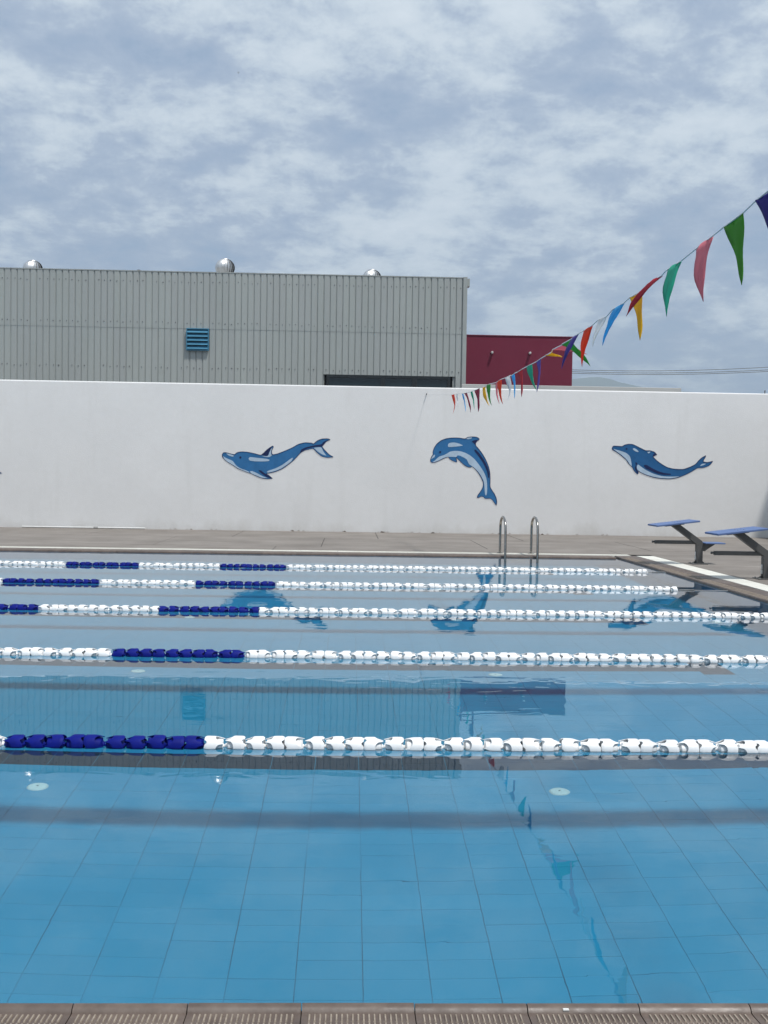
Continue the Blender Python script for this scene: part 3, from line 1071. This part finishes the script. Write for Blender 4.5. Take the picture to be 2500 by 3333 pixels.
    # turbine ventilators on the roof
    def ventilator(px, py_top, Y, label):
        top = on_y(px, py_top, Y)
        r = 0.265
        zb = zt + (Y - YB - 0.03) * (0.42 / 5.97) - 0.02
        zc = top.z - 0.245
        t = thing('roof_ventilator', label, 'ventilator', (top.x, Y, zb), 'turbine ventilators on the hall roof')
        MB().lathe([(0.17, -0.02), (0.17, zc - zb - 0.20), (0.205, zc - zb - 0.19), (0.205, zc - zb - 0.17)], n=20).build('collar', MAT['vent'], t, smooth=30)
        MB().lathe([(0.0, 0.245), (0.07, 0.243), (0.12, 0.225), (0.125, 0.215)], n=20, c=(0, 0, zc - zb)).build('cap', MAT['vent'], t, smooth=30)
        MB().lathe([(0.13, -0.19), (0.18, -0.1), (0.195, 0.0), (0.18, 0.1), (0.12, 0.21)], n=16, c=(0, 0, zc - zb)).build('core', MAT['frame_dark'], t, smooth=40)
        v = MB()
        nn = 8
        for side in (0, 1):
            for i in range(nn + 1):
                ph = R(-50 + 118 * i / nn)
                rr, zz = r * math.cos(ph), 0.245 * math.sin(ph)
                th = (R(-13), R(12))[side]
                rr2 = rr * (1.0 if side == 0 else 0.90)
                v.v.append((rr2 * math.cos(th), rr2 * math.sin(th), zz))
        for i in range(nn):
            v.f.append((i, nn + 1 + i, nn + 2 + i, i + 1)); v.mi.append(0)
        me = v.mesh('vane', MAT['vent'], smooth='all')
        for k in range(20):
            obj('vane', me, t, (0, 0, zc - zb), (0, 0, 2 * math.pi * k / 20))
    ventilator(733, 842, YB + 1.4, 'round steel turbine ventilator standing highest, above the blue louvre')
    ventilator(107, 847, YB + 1.4, 'steel turbine ventilator half hidden at the left end of the roof edge')
    ventilator(1211, 877, YB + 1.4, 'steel turbine ventilator half hidden towards the right end of the roof edge')
    return xr


x_hall = build_hall()


def build_others():
    Yb = 29.6
    tl = on_y(1700, 1096, Yb)
    xr = on_y(1864, 1150, Yb).x
    zt = tl.z
    t = thing('burgundy_annex', 'flat burgundy rendered block beside the corrugated hall', 'building', (0, Yb, 0))
    MB().box(x_hall - 0.6, xr, 0, 6.0, 0.0, zt).build('wall', MAT['burgundy'], t, bevel=0.012)
    MB().box(x_hall - 0.6, xr + 0.015, -0.015, 6.0, zt + 0.001, zt + 0.03).build('coping_cap', MAT['burgundy'], t, bevel=0.006)
    for px, py in ((1601, 1148), (1724, 1150)):
        p = on_y(px, py, Yb)
        b = MB()
        b.tube([(p.x, 0.0, p.z), (p.x, -0.10, p.z), (p.x, -0.125, p.z - 0.004)], [0.034, 0.034, 0.026], 12)
        sp = b.build('rain_spout', MAT['white_plastic'], t, smooth=30)
        MB().lathe([(0.0, 0.0), (0.047, 0.0), (0.047, -0.012), (0.034, -0.013)], axis='y', n=14, c=(p.x, -0.001, p.z)).build('flange', MAT['burgundy'], sp)
    Yp = 27.2
    l, r = on_y(1503, 1258, Yp), on_y(2218, 1270, Yp)
    b = MB().box(l.x, r.x, Yp, Yp + 0.35, 0, on_y(1900, 1257, Yp).z)
    tag(b.build('parapet_wall', MAT['parapet'], bevel=0.012), 'low pale wall showing just above the white wall below the burgundy block', 'wall')
    # power cables crossing the sky behind
    Yc = 70.0
    for (ya, yb, yc, lab) in ((1204, 1207, 1195, 'topmost of the three dark power cables at the right'),
                              (1210, 1214, 1204, 'middle one of the three dark power cables at the right'),
                              (1215, 1219, 1209, 'lowest of the three dark power cables at the right')):
        pts = []
        p0, p1, p2 = on_y(1870, ya, Yc), on_y(2150, yb, Yc), on_y(2500, yc, Yc)
        # parabola through the three points
        def q(x, p0=p0, p1=p1, p2=p2):
            s = 0
            P = (p0, p1, p2)
            for i in range(3):
                w = P[i].z
                for j in range(3):
                    if i != j:
                        w *= (x - P[j].x) / (P[i].x - P[j].x)
                s += w
            return s
        for k in range(33):
            x = p1.x - 34 + 68 * k / 32
            pts.append((x, Yc, q(x)))
        tag(MB().tube(pts, 0.018, 6).build('power_cable', MAT['wire']), lab, 'cable', 'power cables')
    for s in (-1, 1):
        x = on_y(2150, 1207, Yc).x + s * 34
        zt_ = 13.5
        t = thing('utility_pole', 'wooden utility pole carrying the power cables, ' + ('behind the hall' if s < 0 else 'beyond the side wall'), 'pole', (x, Yc, 0))
        MB().tube([(0, 0.25, -0.05), (0, 0.25, 14.5)], [0.16, 0.11], 12).build('pole', MAT['debris'], t, smooth=30)
        MB().box(-0.06, 0.06, 0.02, 0.18, 8.0, 14.0).build('bracket', MAT['wire'], t)
    # distant hill
    Yh = 1500.0
    prof = [(1700, 1262), (1800, 1246), (1870, 1233), (1920, 1228), (1950, 1227), (1985, 1233), (2015, 1244), (2045, 1250), (2100, 1262), (2300, 1280)]
    b = MB()
    rows = [(-300, 0.0), (-130, 0.55), (0, 1.0), (150, 0.6), (350, 0.0)]
    vs, fs = [], []
    for dy, kz in rows:
        for px, py in prof:
            p = on_y(px, py, Yh)
            vs.append((p.x, Yh + dy, (p.z + 20) * kz * random.uniform(0.95, 1.0) if kz < 1 else p.z))
    n = len(prof)
    for i in range(len(rows) - 1):
        for k in range(n - 1):
            fs.append((i * n + k, i * n + k + 1, (i + 1) * n + k + 1, (i + 1) * n + k))
    b.add(vs, fs)
    tag(b.build('hill', MAT['hill'], smooth='all'), kind='structure')


build_others()


# ------------------------------------------------------------------ lane ropes
def float_mesh(mat):
    L, Rr = 0.0915, 0.0478
    n, ns = 32, 7
    b = MB()

    def rad(s):
        e = max(0.0, (s - 0.45) / 0.55)
        return Rr * (1 - 0.17 * e ** 1.4) * (1 - 0.10 * max(0, (0.10 - s) / 0.10) ** 2)
    vs = []
    for shell in (0, 1):
        for k in range(n):
            th = 2 * math.pi * k / n
            ph = ((th + math.pi / 4) % (math.pi / 2)) - math.pi / 4       # -45..45 degrees within a quarter
            a = max(0.0, 1 - (ph / R(43)) ** 2) ** 0.42
            ph2 = (th % (math.pi / 2)) - math.pi / 4
            nt = max(0.0, 1 - abs(ph2 + R(4)) / R(17))
            s0, s1 = 0.18 * nt, 1 - 0.44 * a
            for j in range(ns):
                s = s0 + (s1 - s0) * j / (ns - 1)
                r = rad(s) - (0.0032 if shell else 0)
                vs.append((s * L - L / 2, r * math.cos(th), r * math.sin(th)))
    fs = []
    for shell in (0, 1):
        o = shell * n * ns
        for k in range(n):
            k2 = (k + 1) % n
            for j in range(ns - 1):
                q = (o + k * ns + j, o + k2 * ns + j, o + k2 * ns + j + 1, o + k * ns + j + 1)
                fs.append(q if shell == 0 else q[::-1])
    o = n * ns
    for k in range(n):
        k2 = (k + 1) % n
        fs.append((k * ns, o + k * ns, o + k2 * ns, k2 * ns))
        e = ns - 1
        fs.append((k * ns + e, k2 * ns + e, o + k2 * ns + e, o + k * ns + e))
    b.add(vs, fs)
    # bulkhead, hub with rounded ends, four radial webs
    b.lathe([(0.0, -0.038), (0.028, -0.038), (0.040, -0.034), (0.041, -0.014), (0.034, -0.008), (0.030, 0.030), (0.020, 0.0375), (0.0, 0.038)], axis='x', n=24)
    b.lathe([(0.0, -0.050), (0.009, -0.048), (0.014, -0.042), (0.014, 0.040), (0.010, 0.0455), (0.0, 0.047)], axis='x', n=12)
    for k in range(4):
        a = math.pi / 4 + k * math.pi / 2
        c, s = math.cos(a), math.sin(a)
        w = 0.0012
        pts = []
        for (x, r) in ((-0.030, 0.012), (0.038, 0.012), (0.038, 0.034), (0.012, 0.0405), (-0.030, 0.0405)):
            for sg in (-1, 1):
                pts.append((x, r * c - sg * w * s, r * s + sg * w * c))
        m = 5
        b.add(pts, [tuple(range(0, 10, 2)), tuple(range(9, 0, -2))] + [(2 * i, 2 * i + 1, 2 * ((i + 1) % m) + 1, 2 * ((i + 1) % m)) for i in range(m)])
    return b.mesh('float', mat, smooth=38)


def build_ropes():
    fm = {'w': float_mesh(MAT['float_white']), 'b': float_mesh(MAT['float_blue'])}
    pitch = 0.0925
    # photo columns where the blue runs start and end on each rope, and where the floats stop
    specs = [(5.0, 2441, [(8, 668)], None, 'lane rope nearest the camera, crossing the whole picture'),
             (7.52, 2145, [(350, 797)], None, 'second lane rope from the camera'),
             (10.03, 2001, [(-400, 115), (515, 843)], None, 'middle one of the five lane ropes'),
             (12.52, 1912, [(20, 318), (635, 897)], 2205, 'fourth lane rope from the camera, second from the far side'),
             (15.0, 1853, [(203, 447), (711, 932)], 2118, 'lane rope farthest from the camera, next to the ladder')]
    rng = random.Random(11)
    for Y, py, runs, end_px, lab in specs:
        xe = on_y(end_px, py + 14, Y).x if end_px else X_END - 0.42
        x0 = on_y(0, py, Y).x - 0.9
        t = thing('lane_rope', 'white and blue float line: ' + lab, 'lane rope', (0, Y, 0), 'lane ropes across the pool')
        blues = [(on_y(a, py, Y).x, on_y(b_, py, Y).x) for a, b_ in runs]
        # the pattern repeats to the left, outside the frame
        sag = lambda x: 0.0
        n = int((xe - x0) / pitch)
        xs = blues[-1][1] + pitch / 2
        xs -= math.ceil((xs - x0) / pitch) * pitch
        x = xs
        drift = 0.0
        while x < xe:
            c = 'b' if any(a <= x <= b_ for a, b_ in blues) else 'w'
            near_end = xe - x < 0.6
            flip = rng.random() < 0.5
            dz = 0.0005 + rng.uniform(-0.002, 0.002)
            o = obj('float', fm[c], t, (x + rng.uniform(-0.0015, 0.0015), rng.uniform(-0.003, 0.003), dz),
                    (rng.choice((0, 1.5708, 3.1416)) + (rng.uniform(-0.22, 0.22) if rng.random() < .75 else rng.uniform(0.4, 1.1)),
                     rng.uniform(-0.02, 0.02), (math.pi if flip else 0) + rng.uniform(-0.03, 0.03)))
            x += pitch
        MB().tube([(x0 - 3, 0, 0.002), (xe, 0, 0.002), (X_END - 0.01, 0, 0.006)], 0.004, 6).build('cable', MAT['cable'], t)
        MB().tube([(xe + 0.02, 0, 0.003), (xe + 0.2, 0, 0.005)], 0.011, 8).build('tensioner', MAT['steel'], t)


build_ropes()


# ------------------------------------------------------------------ ladder
def build_ladder():
    pl, pr = on_z(1644, 1820, 0.0), on_z(1749, 1822, 0.0)
    yb = Y_FAR
    t = thing('pool_ladder', 'stainless steel pool ladder with two looped handrails at the far edge', 'ladder', (0, 0, 0))
    xl, xr = on_y(1644, 1818, yb - 0.05).x, on_y(1749, 1820, yb - 0.05).x
    top = on_y(1631, 1679, yb + 0.2).z
    for x in (xl, xr):
        path = [(x, yb - 0.06, -1.05), (x, yb - 0.06, -0.2), (x, yb - 0.06, 0.0), (x, yb - 0.05, top - 0.30)]
        n = 14
        ya, yc = yb - 0.035, yb + 0.56
        cyy, rr = (ya + yc) / 2, (yc - ya) / 2
        for k in range(n + 1):
            a = math.pi - math.pi * k / n
            path.append((x, cyy + rr * math.cos(a), top - 0.19 - 0.02 + 0.19 * math.sin(a)))
        path += [(x, yc + 0.005, 0.3), (x, yc + 0.01, 0.02)]
        MB().tube(path, 0.021, 14).build('handrail', MAT['steel'], t, smooth=40)
        MB().lathe([(0.055, 0.0), (0.055, 0.008), (0.03, 0.02), (0.022, 0.022)], n=18, c=(x, yc + 0.01, Z_DECK)).build('foot_flange', MAT['steel'], t, smooth=30)
    for z in (-0.30, -0.58, -0.86):
        MB().box(xl - 0.01, xr + 0.01, yb - 0.10, yb - 0.03, z - 0.015, z + 0.015).build('tread', MAT['steel'], t, bevel=0.006)


build_ladder()


# ------------------------------------------------------------------ starting blocks
def build_blocks():
    def make(x, y, lab):
        t = thing('starting_block', lab, 'starting block', (x, y, Z_DECK), 'starting blocks at the pool end')
        hw = 0.05
        # bent post: upright then leaning over the water
        side = [(-0.046, 0.0), (0.046, 0.0), (0.046, 0.33), (0.03, 0.36), (-0.31, 0.60), (-0.445, 0.585), (-0.046, 0.30)]
        MB().prism(side, 'y', -hw, hw).build('post', MAT['block_metal'], t, bevel=0.006)
        MB().box(-0.13, 0.11, -0.12, 0.12, 0.0, 0.012).build('base_plate', MAT['block_metal'], t, bevel=0.003)
        b = MB()
        b.prism([(-0.115, 0.011), (-0.045, 0.011), (-0.045, 0.055)], 'y', -0.006, 0.006)
        b.prism([(0.045, 0.011), (0.10, 0.011), (0.045, 0.055)], 'y', -0.006, 0.006)
        b.build('gusset', MAT['block_metal'], t)
        for bx in (-0.105, 0.085):
            for by in (-0.09, 0.09):
                MB().lathe([(0.0, 0.026), (0.011, 0.025), (0.012, 0.011)], n=8, c=(bx, by, 0)).build('bolt', MAT['steel'], t)
        # platform, tilted towards the water
        ang = R(7.2)
        ln, wd, th = 0.66, 0.52, 0.026
        pl = MB().box(-ln / 2, ln / 2, -wd / 2, wd / 2, -th, 0).build('platform', MAT['block_blue'], t, bevel=0.006)
        pl.location = (-0.405, 0, 0.637)
        pl.rotation_euler = (0, -ang, 0)
        for bx in (-0.02, 0.06):
            for by in (-0.06, 0.05):
                MB().lathe([(0.0, 0.004), (0.009, 0.004), (0.011, -0.004)], n=8, c=(bx + 0.02, by, 0)).build('screw', MAT['screw'], pl)
        br = MB().box(-0.15, 0.14, -0.09, 0.09, -th - 0.022, -th - 0.001).build('bracket', MAT['block_metal'], pl, bevel=0.003)
        # rear step on a triangular bracket
        MB().prism([(0.047, 0.20), (0.047, 0.315), (0.25, 0.315), (0.10, 0.215), (0.09, 0.20)], 'y', -0.03, 0.03).build('step_bracket', MAT['block_metal'], t, bevel=0.003)
        MB().box(0.05, 0.36, -0.15, 0.15, 0.3165, 0.336).build('step', MAT['block_blue'], t, bevel=0.005)
        # backstroke grip bar reaching over the water
        MB().box(-0.69, -0.047, -0.025, 0.025, 0.305, 0.36).build('grip_bar', MAT['block_metal'], t, bevel=0.005)
        MB().lathe([(0.0, -0.735), (0.016, -0.73), (0.018, -0.715), (0.012, -0.70), (0.012, -0.688)], axis='x', n=12, c=(0, 0, 0.335)).build('grip_knob', MAT['block_metal'], t, smooth=30)
        # small white fitting on the water side of the post
        b = MB()
        b.box(-0.062, -0.0465, -0.02, 0.02, 0.07, 0.12)
        b.box(-0.058, -0.0465, -0.012, 0.012, 0.125, 0.19)
        b.build('cable_socket', MAT['white_plastic'], t, bevel=0.003)
        return t
    p1, p2 = on_z(2283, 1838, Z_DECK), on_z(2496, 1886, Z_DECK)
    make(p1.x, 16.33, 'blue topped starting block farther from the camera, near the pool corner')
    make(p2.x, 13.85, 'blue topped starting block at the right edge, closer to the camera')


build_blocks()


# ------------------------------------------------------------------ pennant line
def build_bunting():
    X0, SL = on_y(1388, 1285, Y_WALL).x, 0.024          # the line runs from the wall hook towards and past the camera
    nrm = Vector((1.0, SL, 0)).normalized()
    A = Vector((X0, Y_WALL, 0))

    def on_line(px, py):
        d = ray(px, py)
        return CAM + d * ((A - CAM).dot(nrm) / d.dot(nrm))
    z3 = lambda x, y: (1650 + x * 0.5124, 600 + y * 0.5124)
    z4 = lambda x, y: (1350 + x * 0.2411, 1050 + y * 0.2411)
    col = {'navy': (0.03, 0.022, 0.16), 'green': (0.055, 0.20, 0.02), 'pink': (0.44, 0.16, 0.19), 'teal': (0.02, 0.28, 0.19),
           'red': (0.33, 0.018, 0.035), 'yellow': (0.52, 0.33, 0.01), 'sky blue': (0.055, 0.31, 0.55), 'white': (0.62, 0.64, 0.66),
           'orange': (0.48, 0.06, 0.015), 'purple': (0.09, 0.06, 0.26), 'maroon': (0.24, 0.01, 0.05), 'leaf green': (0.04, 0.24, 0.04)}
    mats = {k: cloth('pennant_' + k.replace(' ', '_'), c) for k, c in col.items()}
    F = [  # colour, left corner, right corner, tip, sideways belly of the cloth
        ('navy', z3(1583, 103), z3(1702, 10), z3(1715, 470), 0.3),
        ('green', z3(1380, 270), z3(1505, 178), z3(1492, 640), 0.15),
        ('pink', z3(1195, 415), z3(1305, 330), z3(1248, 745), -0.35),
        ('teal', z3(1015, 545), z3(1105, 488), z3(1015, 840), -0.3),
        ('red', z3(895, 632), z3(985, 578), z3(758, 838), -0.35),
        ('yellow', z3(783, 718), z3(862, 675), z3(845, 992), 0.2),
        ('sky blue', z3(672, 795), z3(745, 752), z3(607, 1025), -0.2),
        ('white', z3(580, 862), z3(635, 838), z3(545, 1030), -0.2),
        ('orange', z3(485, 932), z3(543, 895), z3(478, 1160), -0.25),
        ('purple', z3(405, 985), z3(455, 948), z3(348, 1172), -0.25),
        ('leaf green', z3(350, 1015), z3(405, 985), z3(530, 1155), 0.25),
        ('pink', z3(290, 1050), z3(350, 1020), z3(510, 1080), 0.3),
        ('yellow', z3(250, 1085), z3(285, 1065), z3(345, 1100), 0.8),
        ('purple', z3(190, 1125), z3(218, 1105), z3(190, 1320), 0.2),
        ('teal', z3(122, 1160), z3(157, 1142), z3(190, 1310), -0.2),
        ('red', z3(72, 1190), z3(100, 1172), z3(92, 1352), 0.2),
        ('sky blue', z3(30, 1215), z3(50, 1200), z3(48, 1362), 0.15),
        ('white', z4(1225, 745), z4(1295, 712), z4(1255, 1050), 0.4),
        ('orange', z4(1110, 800), z4(1168, 765), z4(1190, 1105), -0.2),
        ('pink', z4(1090, 812), z4(1112, 800), z4(1145, 1100), -0.2),
        ('leaf green', z4(965, 845), z4(1018, 828), z4(1038, 1120), -0.2),
        ('yellow', z4(910, 880), z4(950, 865), z4(1010, 1130), -0.3),
        ('maroon', z4(808, 915), z4(880, 885), z4(858, 1210), 0.2),
        ('teal', z4(755, 935), z4(780, 925), z4(805, 1170), 0.1),
        ('maroon', z4(672, 950), z4(710, 945), z4(755, 1215), 0.25),
        ('sky blue', z4(640, 960), z4(657, 955), z4(690, 1210), 0.1),
        ('white', z4(563, 966), z4(582, 963), z4(572, 1150), 0.1),
        ('orange', z4(502, 975), z4(540, 965), z4(517, 1228), 0.4),
    ]
    t = thing('pennant_line', 'string of coloured triangular pennants hung from the white wall out over the pool', 'bunting', (0, 0, 0))
    hook = on_y(1388, 1284, Y_WALL)
    pts = [Vector((hook.x, Y_WALL - 0.06, hook.z))]
    pts.append(on_line(*z4(205, 975)))
    tops = []
    for k, (c, l, r, tip, bel) in enumerate(reversed(F)):
        a, b_ = on_line(*l), on_line(*r)
        tops.append((c, a, b_, tip, bel))
        pts += [a, b_]
    # beyond the frame: the line goes on over the near edge and rises to its other post
    last = pts[-1]
    d = Vector((-nrm.y, nrm.x, 0))
    d = d if d.y < 0 else -d
    extra = []
    zz = [0.03, 0.10, 0.22, 0.42, 0.66]
    for k in range(1, 6):
        p = last + d * 1.7 * k
        p.z = last.z + zz[k - 1]
        extra.append(p)
    full = pts + extra
    MB().tube(full, [0.003, 0.003] + [0.005] * (len(full) - 2), 6).build('rope', MAT['float_white'], t, smooth=40)
    # hook on the wall
    MB().tube([(hook.x, Y_WALL + 0.01, hook.z), (hook.x, Y_WALL - 0.05, hook.z), (hook.x, Y_WALL - 0.07, hook.z + 0.02)], 0.010, 8).build('hook', MAT['frame_dark'], t)
    # the near post, behind the camera
    LEN = 0.47
    out_flags = []
    cyc = ['orange', 'sky blue', 'leaf green', 'white', 'yellow', 'red', 'teal']
    pos = last
    for k in range(7):
        a = last + d * (0.2 + 0.55 * k); b_ = last + d * (0.2 + 0.55 * k + 0.30)
        for p in (a, b_):
            s = (p - last).dot(d) / 1.7
            i = min(int(s), 4)
            za = last.z + (0 if i == 0 else zz[i - 1]); zb_ = last.z + zz[i]
            p.z = za + (zb_ - za) * (s - i)
        out_flags.append((cyc[k], b_, a, None, random.uniform(-.25, .25)))
    for (c, a, b_, tip, bel) in tops + out_flags:
        mid = (a + b_) / 2
        L = LEN
        if tip is not None:
            dr = ray(*tip).normalized()
            oc = CAM - mid
            bq = oc.dot(dr); cq = oc.length_squared - L * L
            disc = bq * bq - cq
            if disc <= 0:
                P = CAM + dr * (-bq)
            else:
                c1, c2 = CAM + dr * (-bq - disc ** .5), CAM + dr * (-bq + disc ** .5)
                off = lambda p: abs((p - mid).dot(nrm)) + 0.4 * abs(p.y - mid.y)
                P = min((c1, c2), key=off)
        else:
            P = mid + Vector((random.uniform(-.1, .1), random.uniform(-.1, .1), -L * 0.95))
        # cloth grid: rows from the rope to the tip
        rows, cols = 10, 6
        e1 = (b_ - a)
        e2 = (P - mid)
        side = e1.cross(e2)
        side = side.normalized() if side.length > 1e-6 else Vector((1, 0, 0))
        b = MB()
        grid = []
        for i in range(rows + 1):
            v = i / rows
            w = 1 - v * 0.985
            cen = mid + e2 * v + side * (bel * 0.15 * math.sin(math.pi * v) * L) + Vector((0, 0, -0.06 * abs(bel) * math.sin(math.pi * v) * L))
            row = []
            for j in range(cols + 1):
                u = j / cols - 0.5
                p = cen + e1 * (u * w) + side * (0.05 * bel * math.cos(u * 5.0 + 2.2 * v) * w * 0.6 + 0.018 * math.sin(6.5 * v + 9 * u + bel * 20) * v * (1 - v) * 3 * 0.6)
                row.append(p)
            grid.append(row)
        th = side * 0.0006
        nv = (rows + 1) * (cols + 1)
        vs = [p + th for r_ in grid for p in r_] + [p - th for r_ in grid for p in r_]
        fs = []
        cc = cols + 1
        for i in range(rows):
            for j in range(cols):
                q = (i * cc + j, i * cc + j + 1, (i + 1) * cc + j + 1, (i + 1) * cc + j)
                fs.append(q); fs.append(tuple(x + nv for x in q[::-1]))
        for i in range(rows):
            for j in (0, cols):
                fs.append((i * cc + j, (i + 1) * cc + j, nv + (i + 1) * cc + j, nv + i * cc + j))
        for j in range(cols):
            for i in (0, rows):
                fs.append((i * cc + j, i * cc + j + 1, nv + i * cc + j + 1, nv + i * cc + j))
        b.add(vs, fs)
        o = b.build('pennant', mats[c], t, smooth='all')
        o['label'] = c + ' triangular pennant'


build_bunting()


# ------------------------------------------------------------------ small things
def build_small():
    # long white pole lying at the foot of the wall
    a, b_ = on_z(72, 1718, Z_DECK), on_z(473, 1723, Z_DECK)
    y = Y_WALL - 0.10
    za = Z_DECK + 0.021
    t = thing('white_pole', 'long thin white pole lying along the foot of the white wall at the left', 'pole', (0, 0, 0))
    xa, xb = on_y(72, 1712, y).x, on_y(473, 1720, y).x
    xm = on_y(312, 1715, y).x
    MB().tube([(xa, y, za), (xb, y, za)], 0.019, 12).build('tube', MAT['white_plastic'], t, smooth=40)
    MB().lathe([(0.018, -0.05), (0.023, -0.05), (0.023, 0.05), (0.018, 0.05)], axis='x', n=14, c=(xm, y, za)).build('joint_sleeve', MAT['cable'], t)
    # dead leaves blown against the wall foot
    rng = random.Random(5)
    spots = [940, 980, 1130, 1230, 1260, 1330, 1365, 1420, 1615, 1655, 1770, 1880, 1965, 700, 620, 560]
    b = MB()
    for px in spots:
        p = on_y(px, 1733, Y_WALL - rng.uniform(0.03, 0.12))
        for q in range(rng.randint(1, 4)):
            x, y_ = p.x + rng.uniform(-.1, .1), p.y + rng.uniform(-.03, .03)
            s = rng.uniform(0.015, 0.04)
            b.add([(x - s, y_, Z_DECK + 0.003), (x, y_ - s * .5, Z_DECK + 0.006 + s * .3), (x + s, y_, Z_DECK + 0.004), (x, y_ + s * .5, Z_DECK + 0.01 + s * .5)], [(0, 1, 2, 3)])
    tag(b.build('leaf_litter', MAT['debris'], normals=False), 'dead leaves and grit along the foot of the white wall', 'litter', kind='stuff')
    # white chip on the near edge: small solid standing in for a bright reflection
    p = on_z(1842, 3289, 0.018)
    tag(MB().box(p.x - 0.007, p.x + 0.007, p.y - 0.004, p.y + 0.004, 0.0175, 0.022).build('white_glint', MAT['white_plastic'], bevel=0.001),
        'tiny white chip, a modelled bright reflection on the ribbed brown pool edge', 'glint')
    # stub of pipe on top of the wall, far right
    p = on_y(2490, 1284, Y_WALL + 0.1)
    tag(MB().tube([(p.x, Y_WALL + 0.11, WALL_TOP - 0.01), (p.x, Y_WALL + 0.11, WALL_TOP + 0.06), (p.x + 0.006, Y_WALL + 0.11, WALL_TOP + 0.085)], [0.014, 0.014, 0.009], 8).build('pipe_stub', MAT['wire'], smooth=40),
        'short dark pipe stub standing on the wall top at the far right', 'pipe')
    # a bird high in the sky
    d = ray(776, 237).normalized()
    c = CAM + d * 160
    t = thing('bird', 'small dark bird flying high in the cloudy sky', 'bird', tuple(c))
    body = MB().tube([(0, -0.14, 0), (0, -0.06, 0.0), (0, 0.05, 0.0), (0, 0.14, 0.01), (0, 0.20, 0.012)], [0.008, 0.04, 0.05, 0.03, 0.006], 10)
    for s in (-1, 1):
        body.add([(s * 0.03, 0.08, 0.02), (s * 0.10, 0.10, 0.12), (s * 0.14, 0.02, 0.24), (s * 0.09, -0.03, 0.11), (s * 0.03, -0.05, 0.02)], [(0, 1, 2, 3, 4)])
    body.build('body', MAT['wire'], t, smooth=40)


build_small()


# ------------------------------------------------------------------ haze over the far land
def build_haze():
    m = bpy.data.materials.new('haze')
    m.use_nodes = True
    t = m.node_tree
    t.nodes.clear()
    v = N(t, 'ShaderNodeVolumePrincipled')
    v.inputs['Color'].default_value = (0.72, 0.86, 1.0, 1)
    v.inputs['Density'].default_value = 8.0e-4
    v.inputs['Anisotropy'].default_value = 0.2
    out = N(t, 'ShaderNodeOutputMaterial')
    t.links.new(v.outputs[0], out.inputs['Volume'])
    b = MB().box(-2650, 2650, -2650, 2650, -3.0, 155.0)
    tag(b.build('haze', m), kind='stuff')
    cy.volume_bounces = 0


build_haze()
